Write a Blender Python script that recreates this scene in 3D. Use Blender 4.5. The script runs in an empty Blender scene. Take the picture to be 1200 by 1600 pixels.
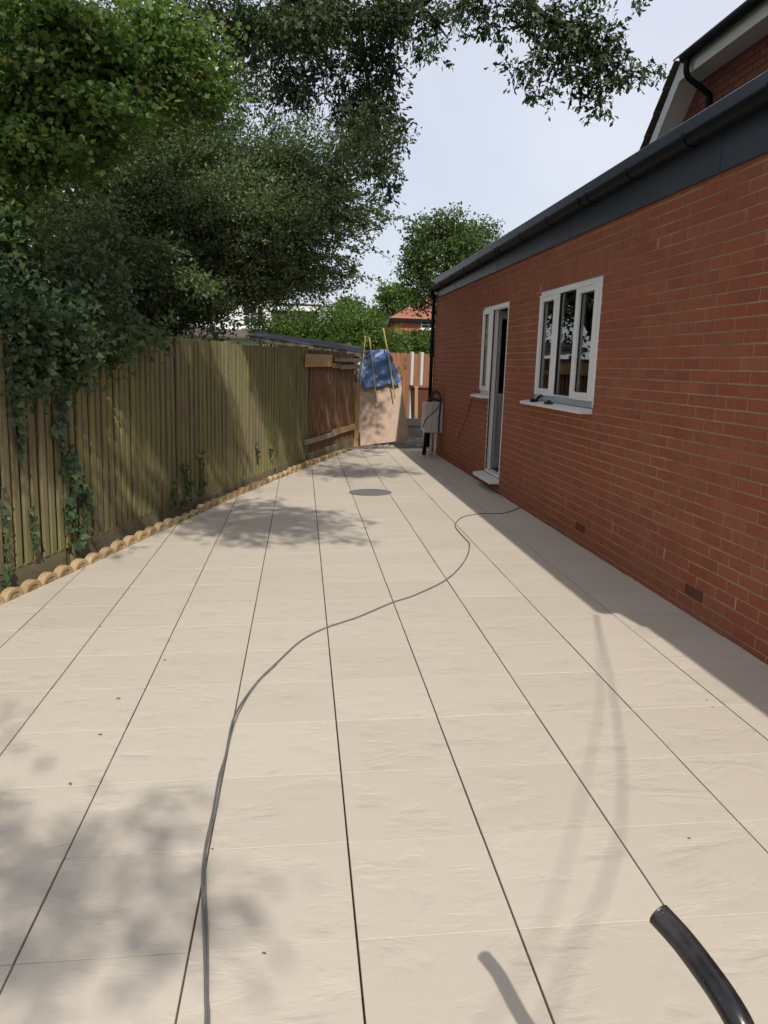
import bpy, math, random
import numpy as np
from mathutils import Matrix, Vector

# ------------------------------------------------------------------ camera, sky, sun, exposure
scene = bpy.context.scene
COL = scene.collection
FPX, PITCH, ROLL, YAW = 1232.9, .1842, .0324, .1079
CAM = np.array([-.1717, -1.9174, 1.5642])
_F = np.array([math.sin(YAW) * math.cos(PITCH), math.cos(YAW) * math.cos(PITCH), -math.sin(PITCH)])
_R0 = np.array([math.cos(YAW), -math.sin(YAW), 0.]); _U0 = np.cross(_R0, _F)
_R = math.cos(ROLL) * _R0 + math.sin(ROLL) * _U0
_U = -math.sin(ROLL) * _R0 + math.cos(ROLL) * _U0
cam_data = bpy.data.cameras.new('camera')
cam_data.sensor_fit = 'VERTICAL'; cam_data.sensor_height = 24.0
cam_data.lens = 24.0 * FPX / 1600.0
cam_data.clip_start = .05; cam_data.clip_end = 2000
cam = bpy.data.objects.new('camera', cam_data); COL.objects.link(cam)
cam.matrix_world = Matrix(((_R[0], _U[0], -_F[0], CAM[0]), (_R[1], _U[1], -_F[1], CAM[1]),
                           (_R[2], _U[2], -_F[2], CAM[2]), (0, 0, 0, 1)))
scene.camera = cam

SUN_TO = Vector((.155, -1.06, 1.0)).normalized()      # towards the sun: behind the camera, slightly to the right
SUN_EL = math.asin(SUN_TO.z); SUN_AZ = math.atan2(SUN_TO.x, SUN_TO.y)
world = bpy.data.worlds.new('World'); scene.world = world; world.use_nodes = True
wn = world.node_tree; wn.nodes.clear()
w_out = wn.nodes.new('ShaderNodeOutputWorld'); w_bg = wn.nodes.new('ShaderNodeBackground')
w_sky = wn.nodes.new('ShaderNodeTexSky'); w_sky.sky_type = 'NISHITA'; w_sky.sun_disc = False
w_sky.sun_elevation = SUN_EL; w_sky.sun_rotation = SUN_AZ
w_sky.air_density = 1.0; w_sky.dust_density = 2.0; w_sky.ozone_density = 1.0
w_mix = wn.nodes.new('ShaderNodeMixRGB'); w_mix.inputs[0].default_value = .72
w_mix.inputs[2].default_value = (7.8, 8.1, 9.1, 1)        # thin high cloud veil over the whole sky
w_tc = wn.nodes.new('ShaderNodeTexCoord'); w_no = wn.nodes.new('ShaderNodeTexNoise'); w_no.inputs['Scale'].default_value = 2.2; w_no.inputs['Detail'].default_value = 5
w_ma = wn.nodes.new('ShaderNodeMapRange'); w_ma.inputs['From Min'].default_value = .3; w_ma.inputs['From Max'].default_value = .7; w_ma.inputs['To Min'].default_value = .62; w_ma.inputs['To Max'].default_value = .9
wn.links.new(w_tc.outputs['Generated'], w_no.inputs['Vector']); wn.links.new(w_no.outputs[0], w_ma.inputs[0]); wn.links.new(w_ma.outputs[0], w_mix.inputs[0])
wn.links.new(w_sky.outputs[0], w_mix.inputs[1]); wn.links.new(w_mix.outputs[0], w_bg.inputs[0])
w_bg.inputs[1].default_value = .1
wn.links.new(w_bg.outputs[0], w_out.inputs[0])
sun_d = bpy.data.lights.new('sun', 'SUN'); sun_d.energy = 3.3; sun_d.angle = math.radians(.55)
sun_d.color = (1, .95, .87)
sun = bpy.data.objects.new('sun', sun_d); COL.objects.link(sun)
sun.rotation_euler = SUN_TO.to_track_quat('Z', 'Y').to_euler()
scene.view_settings.view_transform = 'Standard'; scene.view_settings.look = 'None'
scene.view_settings.exposure = 0.14; scene.view_settings.gamma = 1.0
scene.view_settings.use_curve_mapping = False
scene.cycles.max_bounces = 8; scene.cycles.transparent_max_bounces = 16
scene.cycles.diffuse_bounces = 4

rng = np.random.default_rng(7); random.seed(7)
SLOPE = .0264                                   # the paving falls away from the house


def gz(x): return SLOPE * x


def at(px, py, Y):
    d = _F + _R * (px - 600) / FPX + _U * (800 - py) / FPX
    return CAM + d * (Y - CAM[1]) / d[1]


def pxm(Y): return FPX / ((Y - CAM[1]) * 1.0)


def project(P):
    d = np.asarray(P, float) - CAM; z = d @ _F
    return 600 + FPX * (d @ _R) / z, 800 - FPX * (d @ _U) / z, z


# ------------------------------------------------------------------ mesh helpers
class MB:
    def __init__(s): s.v = []; s.f = []

    def add(s, vs, fs):
        o = len(s.v); s.v += [tuple(map(float, q)) for q in vs]; s.f += [tuple(i + o for i in g) for g in fs]; return s

    def box(s, x0, x1, y0, y1, z0, z1):
        return s.add([(x0, y0, z0), (x1, y0, z0), (x1, y1, z0), (x0, y1, z0), (x0, y0, z1), (x1, y0, z1), (x1, y1, z1), (x0, y1, z1)],
                     [(0, 3, 2, 1), (4, 5, 6, 7), (0, 1, 5, 4), (1, 2, 6, 5), (2, 3, 7, 6), (3, 0, 4, 7)])

    def hexa(s, b, t):      # two quads of 4 corners each
        return s.add(list(b) + list(t), [(0, 3, 2, 1), (4, 5, 6, 7), (0, 1, 5, 4), (1, 2, 6, 5), (2, 3, 7, 6), (3, 0, 4, 7)])

    def plank(s, a, b, up, w, t):   # bar from a to b, width w along up, thickness t
        a = np.array(a, float); b = np.array(b, float); d = (b - a) / np.linalg.norm(b - a)
        up = np.array(up, float); up -= d * (up @ d); up /= np.linalg.norm(up); n = np.cross(d, up)
        q = lambda p: [p - up * w / 2 - n * t / 2, p + up * w / 2 - n * t / 2, p + up * w / 2 + n * t / 2, p - up * w / 2 + n * t / 2]
        return s.hexa(q(a), q(b))

    def prism(s, poly, h0, h1, axis=2):
        n = len(poly)
        if axis == 2: mk = lambda p, h: (p[0], p[1], h)
        elif axis == 0: mk = lambda p, h: (h, p[0], p[1])
        else: mk = lambda p, h: (p[0], h, p[1])
        vs = [mk(p, h0) for p in poly] + [mk(p, h1) for p in poly]
        fs = [tuple(range(n - 1, -1, -1)), tuple(range(n, 2 * n))] + [(i, (i + 1) % n, n + (i + 1) % n, n + i) for i in range(n)]
        return s.add(vs, fs)

    def tube(s, pts, r, sides=6, caps=True):
        pts = [np.array(p, float) for p in pts]; n = len(pts)
        rr = r if hasattr(r, '__len__') else [r] * n
        vs = []; ref = np.array([.31, .17, .93])
        for i, p in enumerate(pts):
            d = pts[min(i + 1, n - 1)] - pts[max(i - 1, 0)]; d = d / (np.linalg.norm(d) + 1e-12)
            a = ref - d * (ref @ d)
            if np.linalg.norm(a) < 1e-3: a = np.array([1., 0, 0]) - d * d[0]
            a /= np.linalg.norm(a); b = np.cross(d, a); ref = a
            for k in range(sides):
                t = 2 * math.pi * k / sides; vs.append(p + rr[i] * (math.cos(t) * a + math.sin(t) * b))
        fs = [(i * sides + k, i * sides + (k + 1) % sides, (i + 1) * sides + (k + 1) % sides, (i + 1) * sides + k) for i in range(n - 1) for k in range(sides)]
        if caps: fs += [tuple(range(sides - 1, -1, -1)), tuple((n - 1) * sides + k for k in range(sides))]
        return s.add(vs, fs)

    def mesh(s, name):
        m = bpy.data.meshes.new(name); m.from_pydata(s.v, [], s.f); m.update(); return m

    def build(s, name, mat, parent=None, smooth=False, bevel=0, loc=None):
        m = s.mesh(name); m.materials.append(mat)
        if smooth: m.polygons.foreach_set('use_smooth', [True] * len(m.polygons))
        return link(name, m, parent, bevel, loc)


def link(name, m, parent=None, bevel=0, loc=None):
    o = bpy.data.objects.new(name, m); COL.objects.link(o)
    if parent: o.parent = parent
    if loc is not None: o.location = loc
    if bevel:
        b = o.modifiers.new('bevel', 'BEVEL'); b.width = bevel; b.segments = 2; b.limit_method = 'ANGLE'
    return o


def empty(name, loc=(0, 0, 0), rz=0):
    o = bpy.data.objects.new(name, None); COL.objects.link(o); o.location = loc; o.rotation_euler = (0, 0, rz); return o


def tag(o, label=None, cat=None, group=None, kind=None):
    if label: o['label'] = label
    if cat: o['category'] = cat
    if group: o['group'] = group
    if kind: o['kind'] = kind
    return o


def spline(pts, n=8):
    P = [np.array(p, float) for p in pts]; P = [2 * P[0] - P[1]] + P + [2 * P[-1] - P[-2]]; out = []
    for i in range(1, len(P) - 2):
        for k in range(n):
            t = k / n; a, b, c, d = P[i - 1:i + 3]
            out.append(.5 * (2 * b + (c - a) * t + (2 * a - 5 * b + 4 * c - d) * t * t + (3 * b - a - 3 * c + d) * t ** 3))
    return out + [P[-2]]


# ------------------------------------------------------------------ materials
class NT:
    def __init__(s, name):
        s.m = bpy.data.materials.new(name); s.m.use_nodes = True; s.t = s.m.node_tree
        s.t.nodes.clear(); s.out = s.n('ShaderNodeOutputMaterial')

    def n(s, typ, **kw):
        nd = s.t.nodes.new(typ)
        for k, v in kw.items(): setattr(nd, k, v)
        return nd

    def l(s, a, b): s.t.links.new(a, b)

    def set(s, sock, v):
        if hasattr(v, 'is_linked') or isinstance(v, bpy.types.NodeSocket): s.l(v, sock)
        else: sock.default_value = v

    def coord(s, which='Object', scale=(1, 1, 1)):
        tc = s.n('ShaderNodeTexCoord'); mp = s.n('ShaderNodeMapping'); s.l(tc.outputs[which], mp.inputs[0])
        mp.inputs['Scale'].default_value = scale; return mp.outputs[0]

    def wcoord(s, scale=(1, 1, 1)):
        g = s.n('ShaderNodeNewGeometry'); mp = s.n('ShaderNodeMapping'); s.l(g.outputs['Position'], mp.inputs[0])
        mp.inputs['Scale'].default_value = scale; return mp.outputs[0]

    def noise(s, vec, scale, detail=4, rough=.55, dist=0):
        nd = s.n('ShaderNodeTexNoise'); s.l(vec, nd.inputs['Vector']); nd.inputs['Scale'].default_value = scale
        nd.inputs['Detail'].default_value = detail; nd.inputs['Roughness'].default_value = rough; nd.inputs['Distortion'].default_value = dist
        return nd.outputs[0]

    def ramp(s, fac, stops):
        nd = s.n('ShaderNodeValToRGB'); s.l(fac, nd.inputs[0]); e = nd.color_ramp.elements
        while len(e) < len(stops): e.new(.5)
        for el, (p, c) in zip(e, stops):
            el.position = p; el.color = (c if len(c) == 4 else (*c, 1)) if hasattr(c, '__len__') else (c, c, c, 1)
        return nd.outputs[0]

    def mix(s, fac, a, b, mode='MIX'):
        nd = s.n('ShaderNodeMixRGB', blend_type=mode)
        s.set(nd.inputs[0], fac)
        for k, v in ((1, a), (2, b)):
            s.set(nd.inputs[k], (*v, 1) if (hasattr(v, '__len__') and len(v) == 3) else v)
        return nd.outputs[0]

    def math(s, op, a, b=0.0):
        nd = s.n('ShaderNodeMath', operation=op); s.set(nd.inputs[0], a); s.set(nd.inputs[1], b); return nd.outputs[0]

    def rand(s):      # differs between islands and between objects
        g = s.n('ShaderNodeNewGeometry'); o = s.n('ShaderNodeObjectInfo')
        return s.math('FRACT', s.math('ADD', s.math('MULTIPLY', o.outputs['Random'], 7.31), g.outputs['Random Per Island']))

    def bump(s, h, strength=.5, dist=.01, normal=None):
        nd = s.n('ShaderNodeBump'); s.l(h, nd.inputs['Height']); nd.inputs['Strength'].default_value = strength
        nd.inputs['Distance'].default_value = dist
        if normal: s.l(normal, nd.inputs['Normal'])
        return nd.outputs[0]

    def pbr(s, col, rough=.6, normal=None, metal=0, spec=.5, **kw):
        b = s.n('ShaderNodeBsdfPrincipled')
        s.set(b.inputs['Base Color'], (*col, 1) if (hasattr(col, '__len__') and len(col) == 3) else col)
        s.set(b.inputs['Roughness'], rough); b.inputs['Metallic'].default_value = metal
        b.inputs['Specular IOR Level'].default_value = spec
        if normal: s.l(normal, b.inputs['Normal'])
        for k, v in kw.items(): s.set(b.inputs[k], v)
        s.l(b.outputs[0], s.out.inputs[0]); return s.m


def M_simple(name, col, rough=.6, var=.15, scale=6, bump=0, spec=.4, metal=0):
    t = NT(name); v = t.wcoord()
    n = t.noise(v, scale, 5)
    c = t.mix(t.math('MULTIPLY', n, 1.0), tuple(x * (1 - var) for x in col), tuple(min(1, x * (1 + var)) for x in col))
    nm = t.bump(t.noise(v, scale * 8, 4), .4, bump) if bump else None
    return t.pbr(c, rough, nm, metal, spec)


def M_slab():
    t = NT('riven_slab'); v = t.wcoord(); oi = t.n('ShaderNodeObjectInfo'); r = oi.outputs['Random']
    # every slab reads its own part of the noise
    off = t.n('ShaderNodeVectorMath', operation='ADD'); cmb = t.n('ShaderNodeCombineXYZ')
    t.l(t.math('MULTIPLY', r, 37.0), cmb.inputs[0]); t.l(t.math('MULTIPLY', r, 91.0), cmb.inputs[1]); t.l(v, off.inputs[0]); t.l(cmb.outputs[0], off.inputs[1])
    mp = t.n('ShaderNodeMapping'); t.l(off.outputs[0], mp.inputs[0]); mp.inputs['Scale'].default_value = (1.0, 2.3, 1)
    n1 = t.noise(mp.outputs[0], 2.1, 5, .50, .7)
    st = t.n('ShaderNodeMath', operation='SNAP'); t.l(n1, st.inputs[0]); st.inputs[1].default_value = .085
    n2 = t.noise(mp.outputs[0], 5.5, 4, .5, .5)
    st2 = t.n('ShaderNodeMath', operation='SNAP'); t.l(n2, st2.inputs[0]); st2.inputs[1].default_value = .12
    mask = t.ramp(t.noise(off.outputs[0], 5.0, 2), [(.46, 0), (.60, 1)])
    c1 = t.math('SUBTRACT', st.outputs[0], n1); c2 = t.math('SUBTRACT', st2.outputs[0], n2)       # sharp steps without broad swell
    h = t.math('ADD', t.math('MULTIPLY', c1, t.math('ADD', t.math('MULTIPLY', mask, .8), .2)), t.math('MULTIPLY', t.math('MULTIPLY', c2, mask), .4))
    fine = t.noise(v, 150, 3)
    h2 = t.math('ADD', h, t.math('MULTIPLY', fine, .008))
    nm = t.bump(h2, .6, .034)
    base = t.mix(r, (.528, .466, .378), (.578, .512, .42))
    base = t.mix(t.math('MULTIPLY', t.ramp(t.noise(v, .8, 4), [(.35, 0), (.7, 1)]), .5), base, (.54, .475, .385))
    scuff = t.ramp(t.noise(mp.outputs[0], 9, 6, .65, 1.2), [(.66, 0), (.76, 1)])
    base = t.mix(t.math('MULTIPLY', scuff, .35), base, (.33, .30, .25))
    # small grit
    grit = t.ramp(t.noise(v, 55, 2, .5), [(.72, 0), (.78, 1)])
    base = t.mix(t.math('MULTIPLY', grit, .2), base, (.28, .24, .19))
    return t.pbr(base, .78, nm, spec=.3)


def M_brick(name, tones, smear=.55, scale=1.0):
    t = NT(name); v = t.wcoord(); r = t.rand()
    c = t.ramp(r, [(i / (len(tones) - 1), q) for i, q in enumerate(tones)])
    n = t.noise(v, 9 * scale, 6, .65)
    c = t.mix(t.math('MULTIPLY', t.ramp(n, [(.35, 0), (.75, 1)]), .35), c, (.16, .055, .034))
    # dry mortar smeared over the faces
    sm = t.ramp(t.noise(v, 2.2 * scale, 5, .62), [(.40, 0), (.62, 1)])
    sm2 = t.ramp(t.noise(v, 22 * scale, 5, .7), [(.4, 0), (.65, 1)])
    c = t.mix(t.math('MULTIPLY', t.math('MULTIPLY', sm, sm2), smear), c, (.30, .155, .085))
    hh = t.noise(v, 60 * scale, 5, .7)
    nm = t.bump(t.math('ADD', hh, t.math('MULTIPLY', n, .8)), .6, .004)
    return t.pbr(c, .88, nm, spec=.25)


def M_wood(name, c_dark, c_light, green=0.0, gcol=(.21, .205, .075), axis=2, rough=.85, per=True):
    t = NT(name); sc = [14, 14, 14]; sc[axis] = .9
    v = t.wcoord(tuple(sc)); vv = t.wcoord()
    r = t.rand()
    off = t.n('ShaderNodeVectorMath', operation='ADD'); cmb = t.n('ShaderNodeCombineXYZ')
    t.l(t.math('MULTIPLY', r, 50.0), cmb.inputs[0]); t.l(t.math('MULTIPLY', r, 23.0), cmb.inputs[2]); t.l(v, off.inputs[0]); t.l(cmb.outputs[0], off.inputs[1])
    g = t.noise(off.outputs[0], 2.2, 6, .65)
    c = t.mix(t.ramp(g, [(.3, 0), (.72, 1)]), c_dark, c_light)
    c = t.mix(t.math('MULTIPLY', r, .45), c, tuple(x * .55 for x in c_light))
    if green:
        p = t.ramp(t.noise(vv, 1.1, 4, .6), [(.30, .1), (.56, 1)])
        p2 = t.ramp(t.noise(off.outputs[0], 1.1, 4), [(.35, .25), (.6, 1)])
        c = t.mix(t.math('MULTIPLY', t.math('MULTIPLY', p, p2), green), c, gcol)
    knots = t.ramp(t.noise(vv, 14, 2), [(.74, 0), (.79, 1)])
    c = t.mix(t.math('MULTIPLY', knots, .5), c, tuple(x * .35 for x in c_dark))
    nm = t.bump(g, .5, .006)
    return t.pbr(c, rough, nm, spec=.25)


def M_leaf(name, tones, trans=.3, rough=.5, spec=.35, gain=1.0):
    t = NT(name); r = t.rand()
    c = t.ramp(r, [(p, tuple(x * gain for x in q)) for p, q in tones])
    b = t.n('ShaderNodeBsdfPrincipled'); t.l(c, b.inputs['Base Color']); b.inputs['Roughness'].default_value = rough
    b.inputs['Specular IOR Level'].default_value = spec
    tr = t.n('ShaderNodeBsdfTranslucent'); t.l(t.mix(1.0, c, (1.25, 1.35, .55), 'MULTIPLY'), tr.inputs[0])
    mx = t.n('ShaderNodeMixShader'); mx.inputs[0].default_value = trans
    t.l(b.outputs[0], mx.inputs[1]); t.l(tr.outputs[0], mx.inputs[2]); t.l(mx.outputs[0], t.out.inputs[0])
    return t.m


def M_glass(name, tint=(.72, .78, .78), rough=.0):
    t = NT(name); fr = t.n('ShaderNodeFresnel'); fr.inputs[0].default_value = 1.52
    tr = t.n('ShaderNodeBsdfTransparent'); tr.inputs[0].default_value = (*tint, 1)
    gl = t.n('ShaderNodeBsdfGlossy'); gl.inputs['Roughness'].default_value = rough
    mx = t.n('ShaderNodeMixShader'); t.l(t.math('MINIMUM', t.math('MULTIPLY', fr.outputs[0], 1.6), .9), mx.inputs[0])
    t.l(tr.outputs[0], mx.inputs[1]); t.l(gl.outputs[0], mx.inputs[2]); t.l(mx.outputs[0], t.out.inputs[0]); return t.m


def M_ground(name, a, b, scale=3, bump=.02):
    t = NT(name); v = t.wcoord(); n = t.noise(v, scale, 8, .65); n2 = t.noise(v, scale * 9, 5, .6)
    c = t.mix(t.ramp(n, [(.3, 0), (.7, 1)]), a, b); c = t.mix(t.math('MULTIPLY', n2, .5), c, tuple(x * .5 for x in a))
    return t.pbr(c, .95, t.bump(n2, .7, bump), spec=.15)


def M_tarp():
    t = NT('blue_tarpaulin'); v = t.wcoord(); n = t.noise(v, 7, 5, .6)
    c = t.mix(n, (.03, .085, .22), (.09, .17, .33)); w = t.noise(v, 28, 4, .6, .8)
    return t.pbr(c, .38, t.bump(w, .5, .01), spec=.5)


def M_tiles(name, a, b):
    t = NT(name); v = t.wcoord(); r = t.rand(); n = t.noise(v, 3, 5)
    c = t.mix(t.math('ADD', t.math('MULTIPLY', r, .6), t.math('MULTIPLY', n, .4)), a, b)
    return t.pbr(c, .85, t.bump(t.noise(v, 40, 4), .4, .01), spec=.2)


def M_edging():
    t = NT('buff_cast_stone'); v = t.wcoord(); r = t.rand()
    c = t.mix(r, (.40, .285, .155), (.50, .37, .21)); n = t.noise(v, 5, 6, .65); c = t.mix(t.math('MULTIPLY', t.ramp(n, [(.45, 0), (.75, 1)]), .55), c, (.24, .18, .11))
    sp = t.ramp(t.noise(v, 45, 4, .6), [(.55, 0), (.7, 1)]); c = t.mix(t.math('MULTIPLY', sp, .35), c, (.16, .12, .08))
    return t.pbr(c, .92, t.bump(t.noise(v, 70, 5, .7), .6, .004), spec=.15)


def M_dusty():
    t = NT('dusty_black_tube'); v = t.wcoord(); n = t.ramp(t.noise(v, 9, 6, .7), [(.42, 0), (.75, 1)]); sp = t.ramp(t.noise(v, 130, 3), [(.66, 0), (.74, 1)])
    c = t.mix(t.math('MULTIPLY', n, .3), (.014, .013, .014), (.16, .13, .12)); c = t.mix(t.math('MULTIPLY', sp, .5), c, (.3, .27, .25))
    return t.pbr(c, t.ramp(n, [(0, .28), (1, .6)]), t.bump(t.noise(v, 90, 3), .2, .0006), spec=.5)


def M_ply():
    t = NT('weathered_plywood'); v = t.wcoord((9, 9, .8)); vv = t.wcoord()
    g = t.noise(v, 1.4, 6, .6, .6); c = t.mix(t.ramp(g, [(.3, 0), (.75, 1)]), (.40, .29, .215), (.52, .385, .29))
    st = t.ramp(t.noise(vv, 2.4, 5), [(.45, 0), (.75, 1)]); c = t.mix(t.math('MULTIPLY', st, .35), c, (.33, .245, .19))
    return t.pbr(c, .8, t.bump(g, .3, .003), spec=.2)


def M_fascia():
    t = NT('slate_grey_fascia'); v = t.wcoord(); n = t.noise(v, 2.5, 4); n2 = t.noise(v, 30, 4)
    c = t.mix(n, (.028, .036, .054), (.046, .058, .082))
    return t.pbr(c, t.ramp(n2, [(.3, .30), (.7, .5)]), t.bump(n, .25, .02), spec=.5)


MAT = dict(
    slab=M_slab(),
    brick=M_brick('red_brick', [(.285, .08, .043), (.315, .092, .049), (.295, .082, .044), (.34, .108, .057), (.262, .08, .047), (.325, .097, .051)]),
    brick_far=M_brick('orange_brick', [(.42, .16, .08), (.50, .21, .11), (.38, .15, .08)], .2, .5),
    brick_house=M_brick('house_brick', [(.20, .07, .05), (.26, .09, .055), (.17, .06, .045)], .2, .6),
    mortar=M_ground('brown_mortar', (.47, .335, .19), (.26, .15, .085), 1.6, .003),
    mortar_light=M_simple('light_mortar', (.45, .36, .25), .95, .2, 8),
    bed=M_ground('brown_bedding', (.13, .08, .042), (.19, .125, .07), 8, .004),
    soil=M_ground('dark_soil', (.045, .034, .024), (.085, .062, .042), 5, .03),
    grass=M_ground('rough_grass', (.05, .075, .02), (.10, .10, .04), 1.2, .05),
    rubble=M_ground('rubble_ground', (.26, .22, .18), (.17, .14, .115), 4, .03),
    stone=M_simple('broken_stone', (.34, .30, .26), .9, .4, 3, .004),
    upvc=M_simple('white_upvc', (.78, .78, .76), .35, .03, 3),
    upvc_grey=M_simple('grey_upvc_film', (.42, .46, .50), .4, .06, 3),
    leaf_shaded=M_simple('shaded_door_leaf', (.30, .30, .305), .5, .1, 3),  # white door leaf; the shade inside the doorway is put into its grey
    gasket=M_simple('black_gasket', (.012, .012, .013), .5, .1, 8),
    glass=M_glass('window_glass'),
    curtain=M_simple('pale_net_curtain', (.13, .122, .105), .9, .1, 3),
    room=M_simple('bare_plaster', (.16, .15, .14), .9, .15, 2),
    fascia=M_fascia(),
    black=M_simple('black_plastic', (.008, .009, .012), .45, .2, 9, 0, .12),
    black_rubber=M_dusty(),
    cable=M_simple('grey_cable_sheath', (.15, .145, .14), .6, .3, 20),
    darkcable=M_simple('black_cable_sheath', (.02, .02, .02), .5, .2, 20),
    box=M_simple('pale_grey_enclosure', (.52, .50, .47), .5, .08, 5),
    white_pipe=M_simple('white_plastic_pipe', (.68, .67, .64), .45, .06, 6),
    fence=M_wood('mossy_fence_board', (.11, .082, .054), (.265, .212, .14), .88),
    fence_brown=M_wood('brown_fence_board', (.12, .058, .031), (.29, .16, .088), .10),
    gravel=M_wood('weathered_gravel_board', (.15, .12, .08), (.27, .22, .15), .3, axis=1),
    fence_new=M_wood('orange_fence_board', (.22, .095, .045), (.36, .175, .09), 0),
    timber=M_wood('yellow_treated_timber', (.33, .21, .07), (.50, .35, .15), .1),
    plank=M_wood('grey_plank', (.21, .18, .14), (.38, .33, .27), 0, axis=1),
    plank_tan=M_wood('tan_plank', (.38, .23, .11), (.52, .34, .18), 0, axis=1),
    cane=M_wood('bamboo', (.36, .26, .10), (.52, .39, .17), 0),
    edging=M_edging(),
    ply=M_ply(), tarp=M_tarp(),
    iron=M_simple('cast_iron', (.17, .16, .148), .6, .3, 20, .003),
    concrete=M_simple('grey_concrete', (.42, .38, .33), .9, .18, 6, .004),
    bin=M_simple('brown_plastic', (.13, .042, .022), .5, .12, 4),
    felt=M_simple('grey_roof_felt', (.05, .052, .058), .95, .25, 5, .004, .1),
    tile_red=M_tiles('red_clay_tile', (.24, .095, .06), (.35, .15, .095)),
    tile_brown=M_tiles('brown_roof_tile', (.075, .058, .048), (.13, .10, .08)),
    white_paint=M_simple('white_render', (.80, .80, .78), .8, .05, 1),
    bark=M_ground('grey_bark', (.045, .036, .026), (.085, .066, .047), 6, .02),
    twig=M_simple('brown_twig', (.085, .062, .042), .85, .3, 8),
    shoot=M_simple('tan_stem', (.25, .17, .09), .85, .3, 8),
    terracotta_grille=M_simple('dark_terracotta', (.12, .04, .028), .85, .2, 9),
    L_oak=M_leaf('oak_leaf', [(0, (.022, .042, .016)), (.5, (.036, .062, .022)), (.85, (.055, .082, .026)), (.985, (.07, .10, .03)), (1, (.16, .075, .02))], .22),
    L_haw=M_leaf('hawthorn_leaf', [(0, (.06, .095, .05)), (.5, (.12, .175, .088)), (.9, (.2, .26, .13)), (.99, (.24, .26, .1)), (1, (.28, .15, .05))], .36, .5),
    L_maple=M_leaf('maple_leaf', [(0, (.055, .10, .03)), (.5, (.09, .15, .042)), (.93, (.15, .22, .07)), (.985, (.19, .2, .06)), (1, (.25, .11, .03))], .45, gain=1.25),
    L_ivy=M_leaf('ivy_leaf', [(0, (.038, .07, .032)), (.6, (.07, .115, .05)), (.93, (.115, .165, .075)), (1, (.2, .21, .06))], .25, .42, .4),
    L_hedge=M_leaf('hedge_leaf', [(0, (.045, .095, .02)), (.5, (.085, .15, .028)), (1, (.15, .21, .045))], .35),
    L_far=M_leaf('far_tree_leaf', [(0, (.04, .075, .022)), (.5, (.065, .11, .03)), (.97, (.11, .155, .045)), (1, (.2, .10, .03))], .3),
)

# ------------------------------------------------------------------ ground, paving, soil, rubble
g = MB(); g.add([(-400, -400, -.16), (400, -400, -.16), (400, 900, -.16), (-400, 900, -.16)], [(0, 1, 2, 3)])
tag(g.build('ground', MAT['grass']), kind='structure')

FENCE = [(-3.05, .9), (-2.05, 4.2), (-1.6, 5.95), (-1.07, 7.5), (-.55, 9.0), (-.1, 10.4), (.79, 13.05)]
EDGE = [(-3.02, .2), (-2.45, 2.1), (-1.83, 4.2), (-1.42, 5.65), (-1.02, 7.1), (-.5, 8.75), (.03, 10.36), (.80, 12.55)]
PITCHW = .455; Y_END = 12.6


def lerp_poly(poly, y):
    for (x0, y0), (x1, y1) in zip(poly, poly[1:]):
        if y <= y1 or (x1, y1) == poly[-1]:
            return x0 + (x1 - x0) * (y - y0) / (y1 - y0)


def wall_x(y): return 2.34 - .0129 * y


paving = tag(empty('paving', (0, 0, 0)), kind='structure')
bed = MB(); bed.add([(-3.3, -6, gz(-3.3) - .022), (2.36, -6, gz(2.36) - .022), (2.36, Y_END, gz(2.36) - .022), (-3.3, Y_END, gz(-3.3) - .022)], [(0, 1, 2, 3)])
bed.build('bedding', MAT['bed'], paving)


def clip_left(poly, a, b):      # keep what lies to the right of a->b
    out = []; n = len(poly); ax, ay = a; dx, dy = b[0] - ax, b[1] - ay
    side = lambda p: dx * (p[1] - ay) - dy * (p[0] - ax)
    for i in range(n):
        p, q = poly[i], poly[(i + 1) % n]; sp, sq = side(p), side(q)
        if sp <= 0: out.append(p)
        if (sp < 0 < sq) or (sq < 0 < sp):
            t = sp / (sp - sq); out.append((p[0] + t * (q[0] - p[0]), p[1] + t * (q[1] - p[1])))
    return out


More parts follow.
